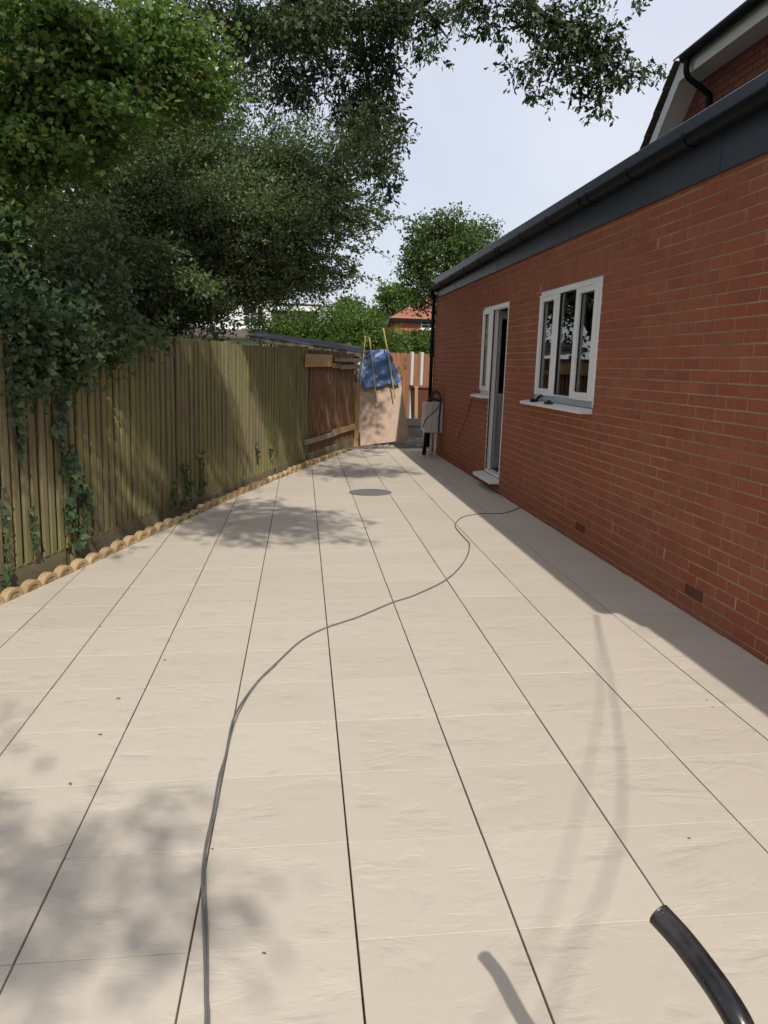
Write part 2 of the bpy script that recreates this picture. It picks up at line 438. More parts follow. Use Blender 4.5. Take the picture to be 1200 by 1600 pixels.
slab_shared = {}
GAPX, GAPY = .0031, .0016
for i in range(-7, 5):
    for k in range(-4, 28):
        x0 = i * PITCHW + GAPX; x1 = (i + 1) * PITCHW - GAPX
        y0 = k * PITCHW + GAPY; y1 = (k + 1) * PITCHW - GAPY
        j = rng.uniform(-.0016, .0016, 4)
        if i == 4: x1 = wall_x(y0) - .004
        y1 = min(y1, Y_END)
        if lerp_poly(EDGE, max(y0, .3)) > x1 + .1 and y0 > 0: continue
        cx, cy = (x0 + x1) / 2, (y0 + y1) / 2
        u, v_, zz = project((cx, cy, gz(cx)))
        if k < 0 and (v_ > 1950 or zz < .3): continue
        if u < -420 or u > 1400: continue
        poly = [(x0, y0), (x1, y0), (x1, y1), (x0, y1)]
        ya = cy - .7; yb = cy + .7
        xe = lerp_poly(EDGE, y1)
        cut = False
        if xe > x0 and y0 > -1:
            # the edging line near this slab
            for (a, b) in zip(EDGE, EDGE[1:]):
                if a[1] - .01 <= cy <= b[1] or (b == EDGE[-1] and cy > b[1]):
                    p2 = clip_left(poly, a, b); cut = len(p2) != 4 or any(abs(p2[q][0] - poly[q][0]) > 1e-6 for q in range(4)); poly = p2
        if len(poly) < 3: continue
        lift = rng.uniform(-.0012, .0012); tx, ty = rng.uniform(-.002, .002, 2)
        hz = lambda x, y: gz(x) + lift + (x - cx) * tx + (y - cy) * ty
        m = MB(); n = len(poly); c0 = .0010
        ctr = np.mean(np.array(poly), 0)
        ins = [(p[0] + (ctr[0] - p[0]) * c0 / .22, p[1] + (ctr[1] - p[1]) * .0008 / .22) for p in poly]
        vs = [(p[0], p[1], hz(*p) - .035) for p in poly] + [(p[0], p[1], hz(*p) - .0011) for p in poly] + [(p[0], p[1], hz(*p)) for p in ins]
        fs = [(a, (a + 1) % n, n + (a + 1) % n, n + a) for a in range(n)] + [(n + a, n + (a + 1) % n, 2 * n + (a + 1) % n, 2 * n + a) for a in range(n)] + [tuple(2 * n + a for a in range(n))]
        m.add(vs, fs); m.build('slab', MAT['slab'], paving)

# soil strip between edging and fence
s = MB(); ys = np.linspace(.3, 13.2, 60)
for a, b in zip(ys, ys[1:]):
    xa0, xa1, xb0, xb1 = lerp_poly(FENCE, a) - .5, lerp_poly(EDGE, a) - .0, lerp_poly(FENCE, b) - .5, lerp_poly(EDGE, b) - .0
    s.add([(xa0, a, gz(xa0) - .03), (xa1, a, gz(xa1) - .03), (xb1, b, gz(xb1) - .03), (xb0, b, gz(xb0) - .03)], [(0, 1, 2, 3)])
tag(s.build('soil_strip', MAT['soil']), kind='structure')

# rubble ground behind the paving
nx, ny = 24, 30; rb = MB(); X = np.linspace(-.5, 5.5, nx); Yv = np.linspace(Y_END + .005, 18.5, ny)
hts = rng.normal(0, .018, (ny, nx)); hts[0] = -.01
vs = [(x, y, gz(min(x, 2.3)) + .0 + hts[b][a] + (.03 if y > 13.4 else 0)) for b, y in enumerate(Yv) for a, x in enumerate(X)]
fs = [(b * nx + a, b * nx + a + 1, (b + 1) * nx + a + 1, (b + 1) * nx + a) for b in range(ny - 1) for a in range(nx - 1)]
rb.add(vs, fs); tag(rb.build('rubble_ground', MAT['rubble'], smooth=True), kind='structure')
st = MB()
for _ in range(420):
    x = rng.uniform(1.0, 2.6); y = rng.uniform(12.7, 16.5); r = rng.uniform(.012, .05); z = gz(x) + .01
    d = rng.normal(size=(8, 3)); q = [(x + sx * r * rng.uniform(.6, 1.2), y + sy * r * rng.uniform(.6, 1.2), z + sz * r * rng.uniform(.4, .8)) for sx, sy, sz in
                                      [(-1, -1, -1), (1, -1, -1), (1, 1, -1), (-1, 1, -1), (-.8, -.8, 1), (.8, -.8, 1), (.8, .8, 1), (-.8, .8, 1)]]
    st.hexa(q[:4], q[4:])
tag(st.build('rubble_stones', MAT['stone']), 'loose grey rubble stones beyond the end of the paving', 'rubble', kind='stuff')

# ------------------------------------------------------------------ brick extension (local frame: x into the building, y along the wall)
EXT = empty('brick_extension', (2.34, 0, 0), .0129)
tag(EXT, 'long single storey red brick extension with grey fascia along the paving', 'building')
Y0, Y1 = -3.2, 12.36
WIN = (4.59, 6.24, 1.255, 2.35); DOOR = (7.45, 8.20, .235, 2.35); SIDE = (8.20, 8.68, 1.225, 2.35)
core = MB()
for a, b, z0, z1 in [(Y0, -.38, -.1, 2.74), (-.38, 4.59, -.1, 2.99), (4.59, 6.24, -.1, 1.255), (4.59, 6.24, 2.35, 2.99), (6.24, 7.45, -.1, 2.99), (7.45, 8.20, -.1, .235),
                     (8.20, 8.68, -.1, 1.225), (7.45, 8.68, 2.35, 2.99), (8.68, Y1 - .01, -.1, 2.99)]:
    core.box(.0026, .30, a, b, z0, z1)
core.build('wall', MAT['mortar'], EXT)
shell = MB(); shell.box(.31, 3.4, Y1 - .3, Y1 - .011, -.1, 2.98); shell.box(.31, 3.4, Y0, Y0 + .3, -.1, 2.73); shell.box(3.1, 3.4, Y0 + .3, Y1 - .31, -.1, 2.98)
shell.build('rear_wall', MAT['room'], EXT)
fl = MB(); fl.box(.301, 3.09, Y0 + .31, Y1 - .31, .0, .16); fl.build('floor', MAT['room'], EXT)
pt = MB(); pt.box(.31, 3.09, 6.7, 6.82, .17, 2.6); pt.box(.31, 3.09, 9.3, 9.42, .17, 2.6); pt.build('partition', MAT['room'], EXT)
rf = MB(); rf.box(.02, 3.4, -.36, Y1, 3.0, 3.09); rf.box(.02, 3.4, Y0, -.365, 2.745, 2.79); rf.box(.02, 3.4, -.365, -.361, 2.7, 3.0); rf.build('roof', MAT['felt'], EXT)

# bricks
CH = .075; ZB = .025; BL = .225
cells = []


def holes(a, b, z0, z1):
    """pieces of the brick a..b at z0..z1 that are left beside the openings"""
    segs = [(a, b)]
    for (h0, h1, zz0, zz1) in (WIN, DOOR, SIDE, (4.42, 6.41, 2.35, 2.575), (7.28, 8.85, 2.35, 2.575)):
        if z1 - .02 > zz0 and z0 + .02 < zz1:
            new = []
            for p, q in segs:
                if q <= h0 or p >= h1: new.append((p, q)); continue
                if p < h0: new.append((p, h0 - .001))
                if q > h1: new.append((h1 + .001, q))
            segs = new
    return [s_ for s_ in segs if s_[1] - s_[0] > .012]


for c in range(0, 37):
    z0 = ZB + c * CH; z1 = z0 + CH - .010
    y = Y0 + (0 if c % 2 else -.1125)
    while y < Y1:
        a = max(y, Y0); b = min(y + BL - .010, Y1)
        if z1 > 2.74 and a < -.38: y += BL; continue
        for p, q in holes(a, b, z0, z1): cells.append((p, q, z0, z1))
        y += BL
for (a, b) in ((4.42, 6.41), (7.28, 8.85)):       # soldier courses over window and door
    n = int(round((b - a) / .075)); w = (b - a) / n
    for k in range(n): cells.append((a + k * w + .0075, a + (k + 1) * w - .0075, 2.357, 2.565))


def vis(c):
    y = (c[0] + c[1]) / 2; z = (c[2] + c[3]) / 2; u, v_, zz = project((wall_x(y), y, z))
    if zz < .3 or u > 1215 or u < 0 or v_ < -20 or v_ > 1620: return 1e9
    return zz


order = sorted(range(len(cells)), key=lambda i: vis(cells[i])); near = set(order[:300]); shared = {}
rest = MB()


def brick_geo(m, w, h, cy=0., cz=0., d=0.):
    e = .0026; x0 = -d
    m.add([(x0, cy - w / 2 + e, cz - h / 2 + e), (x0, cy + w / 2 - e, cz - h / 2 + e), (x0, cy + w / 2 - e, cz + h / 2 - e), (x0, cy - w / 2 + e, cz + h / 2 - e),
           (x0 + e, cy - w / 2, cz - h / 2), (x0 + e, cy + w / 2, cz - h / 2), (x0 + e, cy + w / 2, cz + h / 2), (x0 + e, cy - w / 2, cz + h / 2),
           (.06, cy - w / 2, cz - h / 2), (.06, cy + w / 2, cz - h / 2), (.06, cy + w / 2, cz + h / 2), (.06, cy - w / 2, cz + h / 2)],
          [(0, 3, 2, 1), (0, 1, 5, 4), (1, 2, 6, 5), (2, 3, 7, 6), (3, 0, 4, 7), (4, 5, 9, 8), (5, 6, 10, 9), (6, 7, 11, 10), (7, 4, 8, 11)])


for i, (a, b, z0, z1) in enumerate(cells):
    w, h = b - a, z1 - z0; cy, cz = (a + b) / 2, (z0 + z1) / 2; d = rng.uniform(-.0006, .0020)
    if i in near:
        key = (round(w, 3), round(h, 3))
        if key not in shared:
            m = MB(); brick_geo(m, w, h); shared[key] = m.mesh('brick'); shared[key].materials.append(MAT['brick'])
        o = link('brick', shared[key], EXT, 0, (-d, cy + rng.normal(0, .0012), cz + rng.normal(0, .0008))); o.rotation_euler = (rng.normal(0, .004), 0, rng.normal(0, .006))
    else:
        brick_geo(rest, w, h, cy, cz, d)
tag(rest.build('brick_courses', MAT['brick'], EXT), kind='stuff')

# fascia panels, gutter, roof trim, downpipe
for a, b in ((-.38, 2.86), (2.864, 5.46), (5.464, 8.03), (8.034, 10.6), (10.604, Y1 + .02)):
    m = MB(); m.box(-.022, .008, a, b, 2.752, 3.0); m.build('fascia_panel', MAT['fascia'], EXT, bevel=.002)
for y in (2.862, 5.462, 8.032, 10.602):
    m = MB(); m.box(-.0255, -.0222, y - .022, y + .022, 2.7525, 2.9995); m.build('fascia_joint', MAT['fascia'], EXT, bevel=.001)
m = MB(); m.prism([(-.034, 3.001), (-.034, 3.165), (-.02, 3.178), (.10, 3.178), (.16, 3.092), (.02, 3.092), (.02, 3.001)], -.38, Y1 + .03, axis=1); m.v = [(x, y, z - (.0085 * (y - 3) if z > 3.15 else 0)) for x, y, z in m.v]; m.build('roof_trim', MAT['fascia'], EXT)
GY0 = -.38
gut = MB(); prof = [(-.026, 2.99)] + [(-.083 + .057 * math.cos(t), 2.972 - .036 * math.sin(t)) for t in np.linspace(0, math.pi, 11)] + [(-.147, 2.988), (-.147, 3.0), (-.139, 3.0), (-.136, 2.985)]
prof += [(-.083 - .052 * math.cos(t), 2.972 - .030 * math.sin(t)) for t in np.linspace(0, math.pi, 11)]
gut.prism(prof, GY0, Y1 + .06, axis=1)
gut.prism([(-.026, 2.985)] + [(-.083 + .056 * math.cos(t), 2.972 - .035 * math.sin(t)) for t in np.linspace(0, math.pi, 9)] + [(-.14, 2.985)], Y1 + .061, Y1 + .066, axis=1)
gut.prism([(-.026, 2.985)] + [(-.083 + .056 * math.cos(t), 2.972 - .035 * math.sin(t)) for t in np.linspace(0, math.pi, 9)] + [(-.14, 2.985)], GY0 - .006, GY0 - .001, axis=1)
fall = lambda y: .022 - .0108 * (y - 2.9)
gut.v = [(x, y, z + fall(y)) for x, y, z in gut.v]
GUT = gut.build('gutter', MAT['black'], EXT)
for y in (.4, 1.3, 2.2, 3.1, 3.95, 4.75, 4.93, 5.8, 6.7, 7.6, 7.75, 8.6, 9.5, 10.4, 11.3, 12.1):
    b = MB(); pr = [(-.083 + .065 * math.cos(t), 2.972 - .043 * math.sin(t)) for t in np.linspace(0, math.pi, 9)] + [(-.152, 3.008), (-.135, 3.008), (-.135, 2.995), (-.149, 2.99)]
    pr = pr + [(-.083 - .0585 * math.cos(t), 2.972 - .0368 * math.sin(t)) for t in np.linspace(0, math.pi, 9)]
    b.prism(pr, y - .014, y + .014, axis=1); b.v = [(x, yy, z + fall(yy)) for x, yy, z in b.v]; b.build('gutter_bracket', MAT['black'], GUT)
dp = MB(); dp.tube(spline([(-.083, Y1 - .06, 2.86), (-.083, Y1 - .06, 2.80), (-.05, Y1 - .05, 2.72), (-.045, Y1 - .04, 2.6), (-.045, Y1 - .04, .12)], 4), .034, 10)
DP = dp.build('downpipe', MAT['black'], EXT, smooth=True)
for z in (.9, 1.75, 2.5):
    b = MB(); b.tube([(-.045, Y1 - .04, z - .02), (-.045, Y1 - .04, z + .02)], .041, 10); b.box(-.04, -.002, Y1 - .075, Y1 - .005, z - .018, z + .018); b.build('pipe_clip', MAT['black'], DP)

# window: frame, two side sashes that stand proud, a fixed middle pane, sill
wy0, wy1, wz0, wz1 = WIN
W = empty('window'); W.parent = EXT
fx0, fx1 = .002, .072


def rect_frame(m, x0, x1, a, b, z0, z1, w, wb=None):
    wb = wb or w
    m.box(x0, x1, a, a + w, z0, z1); m.box(x0, x1, b - w, b, z0, z1)
    m.box(x0 + .0006, x1 - .0006, a + w, b - w, z0, z0 + wb); m.box(x0 + .0006, x1 - .0006, a + w, b - w, z1 - w, z1)


m = MB(); rect_frame(m, fx0, fx1, wy0 + .004, wy1 - .004, wz0 + .004, wz1 - .004, .055, .075)
m.box(fx0 + .001, fx1 - .001, 5.115, 5.165, wz0 + .079, wz1 - .06); m.box(fx0 + .001, fx1 - .001, 5.655, 5.705, wz0 + .079, wz1 - .06)
m.build('frame', MAT['upvc'], W, bevel=.004)
m = MB(); m.box(fx0 - .003, fx0 + .001, wy0 + .03, wy1 - .03, wz0 + .008, wz0 + .066); m.build('sill_trim', MAT['upvc_grey'], W)
for a, b in ((4.635, 5.14), (5.68, 6.195)):
    m = MB(); rect_frame(m, -.024, .030, a, b, wz0 + .06, wz1 - .045, .066); sa = m.build('sash', MAT['upvc'], W, bevel=.006)
    m = MB(); rect_frame(m, .004, .020, a + .067, b - .067, wz0 + .127, wz1 - .112, .009); m.build('gasket', MAT['gasket'], W)
    m = MB(); m.box(.010, .016, a + .070, b - .070, wz0 + .13, wz1 - .115); m.build('pane', MAT['glass'], W)
    m = MB(); m.box(-.036, -.0245, a + .02, b - .02, wz1 - .06, wz1 - .048); m.build('drip_bar', MAT['upvc'], W)
m = MB(); rect_frame(m, .006, .030, 5.166, 5.654, wz0 + .08, wz1 - .061, .009); m.build('gasket', MAT['gasket'], W)
m = MB(); m.box(.018, .024, 5.17, 5.65, wz0 + .084, wz1 - .065); m.build('pane', MAT['glass'], W)
m = MB(); m.prism([(-.105, wz0 - .048), (-.105, wz0 - .020), (.02, wz0 + .0), (.02, wz0 - .048)], wy0 + .02, wy1 + .17, axis=1); m.build('sill', MAT['upvc'], EXT, bevel=.003)
# curtain folds inside the window
for (a, b) in ((4.66, 5.35), (5.5, 6.2)):
    m = MB(); n = 50; ys = np.linspace(a, b, n); xs = .20 + .025 * np.sin(np.linspace(0, 17, n) + a) + rng.normal(0, .004, n)
    m.add([(x, y, 1.2) for x, y in zip(xs, ys)] + [(x, y, 2.4) for x, y in zip(xs, ys)], [(i, i + 1, n + i + 1, n + i) for i in range(n - 1)])
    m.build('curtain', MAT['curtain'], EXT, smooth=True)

# side light beside the door
SL = empty('side_light'); SL.parent = EXT
a, b, z0, z1 = SIDE
m = MB(); rect_frame(m, fx0, fx1, a + .034, b - .003, z0 + .003, z1 - .003, .045, .06); m.build('frame', MAT['upvc'], SL, bevel=.004)
m = MB(); rect_frame(m, -.022, .03, a + .06, b - .03, z0 + .05, z1 - .035, .06); m.build('sash', MAT['upvc'], SL, bevel=.005)
m = MB(); rect_frame(m, .004, .02, a + .121, b - .091, z0 + .111, z1 - .096, .009); m.build('gasket', MAT['gasket'], SL)
m = MB(); m.box(.010, .016, a + .125, b - .095, z0 + .115, z1 - .10); m.build('pane', MAT['glass'], SL)
m = MB(); m.box(.0072, .0090, a + .14, b - .12, 1.86, 1.94); m.box(.0072, .0090, a + .14, b - .12, 2.0, 2.05); m.build('sticker', M_simple('orange_sticker', (.5, .2, .12), .6), SL)
m = MB(); m.prism([(-.10, z0 - .045), (-.10, z0 - .018), (.02, z0 + .0), (.02, z0 - .045)], a - .01, b + .15, axis=1); m.build('sill', MAT['upvc'], EXT, bevel=.003)

# door: frame, open leaf with glazed top and panel below, threshold
D = empty('door'); D.parent = EXT
a, b, z0, z1 = DOOR
m = MB(); m.box(fx0, fx1, b - .03, b + .033, z0, z1 - .003); m.box(fx0, fx1, a + .003, a + .05, z0, z1 - .003); m.box(fx0 + .001, fx1 - .001, a + .05, b - .03, z1 - .06, z1 - .003)
m.box(fx0 + .001, fx1 + .02, a + .05, b - .03, z0, z0 + .035); m.build('door_frame', MAT['upvc'], D, bevel=.004)
m = MB(); m.box(fx0 - .002, fx0 + .012, b - .045, b - .0305, z0 + .04, z1 - .06); m.build('frame_gasket', MAT['gasket'], D)
LF = empty('door_leaf', (fx1 + .01, b - .035, 0), math.radians(93)); LF.parent = D
lw = b - a - .085
# leaf runs along -y from its hinge
m = MB(); zb, zt = z0 + .045, z1 - .065
m.box(0, .055, -lw, -lw + .09, zb, zt); m.box(0, .055, -.035, 0, zb, zt); m.box(.0006, .0544, -lw + .09, -.035, zb, zb + .13)
m.box(.0006, .0544, -lw + .09, -.035, zt - .10, zt); m.box(.0006, .0544, -lw + .09, -.035, 1.15, 1.25)
m.build('leaf_frame', MAT['leaf_shaded'], LF, bevel=.004)
m = MB(); m.box(.018, .036, -lw + .0905, -.0355, zb + .1305, 1.1495); m.build('leaf_panel', MAT['leaf_shaded'], LF)
m = MB(); m.box(.024, .030, -lw + .0905, -.0355, 1.2505, zt - .1005); m.build('leaf_pane', MAT['glass'], LF)
m = MB(); m.box(-.012, 0, -lw + .03, -lw + .06, 1.10, 1.32); m.tube([(-.012, -lw + .045, 1.25), (-.045, -lw + .045, 1.25), (-.045, -lw + .16, 1.25)], .009, 8); m.build('handle', MAT['upvc_grey'], LF)
m = MB(); m.prism([(-.13, z0 - .06), (-.13, z0 - .022), (.02, z0 - .002), (.02, z0 - .06)], a - .02, b + .10, axis=1); m.build('threshold', MAT['upvc'], EXT, bevel=.004)

# air bricks and weep vents
for (y, z) in ((4.66, .2125), (2.655, .2125)):
    A = MB(); A.box(-.004, .02, y - .1075, y + .1075, z - .0325, z - .024); A.box(-.004, .02, y - .1075, y + .1075, z + .024, z + .0325)
    A.box(-.0035, .02, y - .1075, y - .099, z - .024, z + .024); A.box(-.0035, .02, y + .099, y + .1075, z - .024, z + .024)
    for k in range(4): A.box(-.003, .02, y - .099, y + .099, z - .0185 + k * .0105, z - .0125 + k * .0105)
    ab = A.build('air_brick', MAT['terracotta_grille'], EXT)
    B = MB(); B.box(.004, .024, y - .106, y + .106, z - .031, z + .031); B.build('vent_void', MAT['gasket'], ab)
for (y, z) in ((5.06, .3625), (3.97, .3625), (3.09, .3625), (2.19, .2875), (6.38, .3625), (6.275, 2.40), (3.62, 2.46)):
    A = MB(); A.box(-.0025, .01, y - .005, y + .005, z - .0325, z + .0325); A.build('weep_vent', MAT['mortar_light'], EXT)

# ------------------------------------------------------------------ two storey house behind the extension
H = empty('tiled_house', (4.05, 0, 0)); tag(H, 'brown tiled two storey house rising behind the extension roof', 'house')
# brick flank wall facing the paving: level eaves, then a roof slope falling away
ez = 5.0; yb = 7.45; ye = 11.0
zl = lambda y: ez - (y - yb) * .98
w = MB(); w.prism([(-4, -.1), (ye, -.1), (ye, zl(ye) - .12), (yb - .02, ez - .12), (-4, ez - .12)], .24, .54, axis=0); w.build('wall', MAT['brick_house'], H)
cr = MB()
for c in range(24, 66):
    z0 = c * .075 + .005; y = 3.0 + (.1125 if c % 2 else 0)
    while y < 9.4:
        a, b = y, y + .215; z1 = z0 + .065
        if z1 < ez - .13 and (b < yb or z1 < zl(b) - .15) and z1 > 2.9:
            cr.box(.232, .27, a, b, z0, z1)
        y += .225
tag(cr.build('brick_courses', MAT['brick_house'], H), kind='stuff')
sf = MB(); sf.box(.02, .24, -4, yb - .05, ez - .16, ez - .14)
sf.hexa([(.02, yb - .05, ez - .16), (.24, yb - .05, ez - .16), (.24, ye, zl(ye) - .30), (.02, ye, zl(ye) - .30)], [(.02, yb - .05, ez - .14), (.24, yb - .05, ez - .14), (.24, ye, zl(ye) - .28), (.02, ye, zl(ye) - .28)])
sf.build('soffit', MAT['white_paint'], H)
fb = MB(); fb.box(-.005, .019, -4, yb - .06, ez - .165, ez + .02); fb.build('fascia_board', MAT['white_paint'], H)
fb = MB(); fb.hexa([(-.005, yb - .058, ez - .165), (.019, yb - .058, ez - .165), (.019, ye, zl(ye) - .32), (-.005, ye, zl(ye) - .32)],
                   [(-.005, yb - .058, ez + .04), (.019, yb - .058, ez + .04), (.019, ye, zl(ye) - .09), (-.005, ye, zl(ye) - .09)]); fb.build('barge_board', MAT['white_paint'], H)
# main slope rises away from the paving, the lower slope falls along it
tl = MB(); n = 0
for r in range(12):
    for k in range(26):
        y = -4 + k * .45 + (.22 if r % 2 else 0); x = -.07 + r * .30; z = ez + .035 + r * .235
        y1 = min(y + .44, yb + .02)
        if y1 - y < .05: continue
        tl.hexa([(x, y, z + .022), (x + .34, y, z + .25), (x + .34, y1, z + .25), (x, y1, z + .022)], [(x, y, z + .04), (x + .34, y, z + .268), (x + .34, y1, z + .268), (x, y1, z + .04)])
main_tiles = tl.build('roof', MAT['tile_brown'], H)
tl = MB()
for r in range(17):
    y = yb + .0 + r * .21; z = zl(y) + .03
    for k in range(14):
        x = -.06 + k * .26; dy = .26
        tl.hexa([(x, y, z + .018), (x + .255, y, z + .018), (x + .255, y + dy, z - .25 + .045), (x, y + dy, z - .25 + .045)], [(x, y, z + .034), (x + .255, y, z + .034), (x + .255, y + dy, z - .25 + .062), (x, y + dy, z - .25 + .062)])
tl.build('lower_roof', MAT['tile_brown'], H)
gt = MB(); gt.prism([(-.012, ez + .01)] + [(-.068 + .055 * math.cos(t), ez + .0 - .055 * math.sin(t)) for t in np.linspace(0, math.pi, 9)] + [(-.124, ez + .01)], -4, yb - .25, axis=1); GH = gt.build('gutter', MAT['black'], H)
gd = MB(); gd.tube(spline([(-.068, yb - .35, ez - .05), (-.068, yb - .35, ez - .16), (-.03, yb - .36, ez - .24), (.13, yb - .40, ez - .36), (.195, yb - .40, ez - .42), (.195, yb - .40, ez - .56), (.195, yb - .40, 3.0)], 5), .034, 8); gd.build('downpipe', MAT['black'], H, smooth=True)

# ------------------------------------------------------------------ timber fence on the left
def fence_path(y): return np.array([lerp_poly(FENCE, y), y])


def fence_run(root, ya, yb_, mat, lean=None, ztop=1.79, zb=.135, proud=0.0):
    """upright boards side by side; between two of them a board set further back shows as a dark strip"""
    y = ya
    while y < yb_:
        p = fence_path(y); q = fence_path(y + .05); t = (q - p) / np.linalg.norm(q - p); nrm = np.array([t[1], -t[0]])   # towards the paving
        w = rng.uniform(.058, .070); gap = rng.uniform(.034, .044)
        z0 = zb + gz(p[0]); top = ztop + gz(p[0]) + .02 * math.sin(y * 1.3); ln = lean(y) if lean else 0
        for (s0_, s1_, o0, o1, jit) in ((0, w, .030, .050, .006), (w - .042, w + gap + .042, .002, .009, .004)):
            zt = top + rng.normal(0, jit); dn = rng.normal(0, .002); l2 = ln + rng.normal(0, .0025); tilt = rng.normal(0, .002)
            corner = lambda al, out, z: (*(p + nrm * (out + proud + dn + tilt * (z - z0)) + t * (al + l2 * (z - z0))), z)
            r_ = .004
            m = MB(); lo = [corner(s0_, o0, z0), corner(s1_, o0, z0), corner(s1_, o1 - r_, z0), corner(s1_ - r_, o1, z0), corner(s0_ + r_, o1, z0), corner(s0_, o1 - r_, z0)]
            hi = [corner(s0_, o0, zt), corner(s1_, o0, zt), corner(s1_, o1 - r_, zt), corner(s1_ - r_, o1, zt), corner(s0_ + r_, o1, zt), corner(s0_, o1 - r_, zt)]
            m.add(lo + hi, [(5, 4, 3, 2, 1, 0), (6, 7, 8, 9, 10, 11)] + [(k, (k + 1) % 6, 6 + (k + 1) % 6, 6 + k) for k in range(6)])
            m.build('fence_board', mat, root)
        y += t[1] * (w + gap)


def fence_beam(root, name, ya, yb_, z0, z1, o0, o1, mat, bev=.004):
    a = fence_path(ya); b = fence_path(yb_); t = (b - a) / np.linalg.norm(b - a); n = np.array([t[1], -t[0]])
    c = lambda p, o, z: (*(p + n * o), z + gz(p[0]))
    m = MB(); m.hexa([c(a, o0, z0), c(b, o0, z0), c(b, o1, z0), c(a, o1, z0)], [c(a, o0, z1), c(b, o0, z1), c(b, o1, z1), c(a, o1, z1)])
    return m.build(name, mat, root, bevel=bev)


def fence_post(root, y, z1, o0, o1, w, mat):
    p = fence_path(y); q = fence_path(y + .05); t = (q - p) / np.linalg.norm(q - p); n = np.array([t[1], -t[0]]); c = lambda s_, o, z: (*(p + t * s_ + n * o), z)
    m = MB(); m.hexa([c(-w / 2, o0, -.2), c(w / 2, o0, -.2), c(w / 2, o1, -.2), c(-w / 2, o1, -.2)], [c(-w / 2, o0, z1), c(w / 2, o0, z1), c(w / 2, o1, z1), c(-w / 2, o1, z1)])
    return m.build('post', mat, root, bevel=.004)


F1 = empty('board_fence', (-1.6, 5.95, 0)); F1.location = (0, 0, 0)
tag(F1, 'weathered upright board fence with green algae along the left of the paving', 'fence')
posts = [1.2, 2.75, 4.35, 6.0, 7.5, 9.0, 10.35]
fence_run(F1, .95, 7.42, MAT['fence']); fence_run(F1, 7.58, 10.33, MAT['fence'])
for i, y in enumerate(posts):
    if y == 7.5: fence_post(F1, y, 1.80 + gz(-1.07), -.05, .062, .10, MAT['gravel'])
    else: fence_post(F1, y, 1.72, -.09, .015, .09, MAT['gravel'])
for a, b in zip(posts, posts[1:]):
    fence_beam(F1, 'gravel_board', a + .05, b - .05, -.06 if a < 7 else -.02, .14, .012, .046, MAT['gravel'])
    for z in (.4, 1.0, 1.6): fence_beam(F1, 'rail', a + .05, b - .05, z, z + .07, -.04, .02, MAT['gravel'])

F2 = empty('brown_fence', (0, 0, 0)); tag(F2, 'brown patched board fence with leaning boards near the plywood sheet', 'fence')
fence_run(F2, 10.42, 13.0, MAT['fence_brown'], lean=lambda y: .10 - .05 * (y - 10.4), ztop=1.74, zb=.17, proud=-.02)
fence_beam(F2, 'gravel_board', 10.42, 13.0, -.02, .17, .0, .04, MAT['gravel'])
fence_beam(F2, 'patch_board', 10.12, 11.45, 1.50, 1.695, .062, .082, MAT['plank_tan'])
fence_beam(F2, 'patch_board', 11.50, 12.0, 1.475, 1.56, .062, .08, MAT['plank_tan'])
fence_beam(F2, 'grey_plank', 11.62, 13.15, 1.585, 1.645, .07, .17, MAT['plank'])
fence_beam(F2, 'grey_plank', 11.9, 13.15, 1.455, 1.535, .075, .10, MAT['plank'])
fence_beam(F2, 'grey_plank', 10.12, 11.68, .335, .405, .06, .11, MAT['plank'])
fence_beam(F2, 'patch_board', 11.62, 13.0, .335, .44, .05, .075, MAT['plank_tan'])
for z in (.4, 1.0, 1.6): fence_beam(F2, 'rail', 10.42, 13.0, z, z + .07, -.08, -.03, MAT['gravel'])
pz = MB(); pz.box(-.045, .045, -.045, .045, -.2, 1.22); pst = pz.build('timber_post', MAT['timber'], bevel=.004, loc=(.86, 13.1, 0)); pst.rotation_euler = (0, .01, .3)
tag(pst, 'yellow new timber post at the end of the brown fence', 'post')

# scalloped edging units
seg = spline([(x, y, 0) for x, y in EDGE], 40)
cum = [0.0]
for p, q in zip(seg, seg[1:]): cum.append(cum[-1] + float(np.linalg.norm(q - p)))


def along(s_):
    i = int(np.searchsorted(cum, s_)) - 1; i = max(0, min(i, len(seg) - 2)); t = (s_ - cum[i]) / (cum[i + 1] - cum[i]); return seg[i] + (seg[i + 1] - seg[i]) * t


NS = 3; SP = .20; UL = NS * SP
um = MB(); R_ = SP / 2 - .0015; ZC = .012; HK = .70
for k in range(NS):
    cx = (k + .5) * SP
    th = np.linspace(0, math.pi, 11)
    outer = [(cx + R_, -.08)] + [(cx + R_ * math.cos(t), ZC + R_ * HK * math.sin(t)) for t in th] + [(cx - R_, -.08)]
    inner = [(cx + R_ * .66, -.08)] + [(cx + R_ * .66 * math.cos(t), ZC * .8 + R_ * .66 * HK * math.sin(t)) for t in th] + [(cx - R_ * .66, -.08)]
    inn2 = [(cx + R_ * .55, -.08)] + [(cx + R_ * .55 * math.cos(t), ZC * .8 + R_ * .55 * HK * math.sin(t)) for t in th] + [(cx - R_ * .55, -.08)]
    n = len(outer); T = .055; e = .006
    soft = [(cx + (p[0] - cx) * .93, ZC + (p[1] - ZC) * .93 if p[1] > -.07 else p[1]) for p in outer]
    vs = [(p[0], -T, p[1]) for p in outer] + [(p[0], -e, p[1]) for p in outer] + [(p[0], 0, p[1]) for p in soft] + [(p[0], 0, p[1]) for p in inner] + [(p[0], -.010, p[1]) for p in inn2]
    fs = []
    for lay in range(4): fs += [(lay * n + i, lay * n + i + 1, (lay + 1) * n + i + 1, (lay + 1) * n + i) for i in range(n - 1)]
    fs += [tuple(4 * n + i for i in range(n)), tuple(range(n - 1, -1, -1))]
    um.add(vs, fs)
edge_mesh = um.mesh('edging_unit'); edge_mesh.materials.append(MAT['edging'])
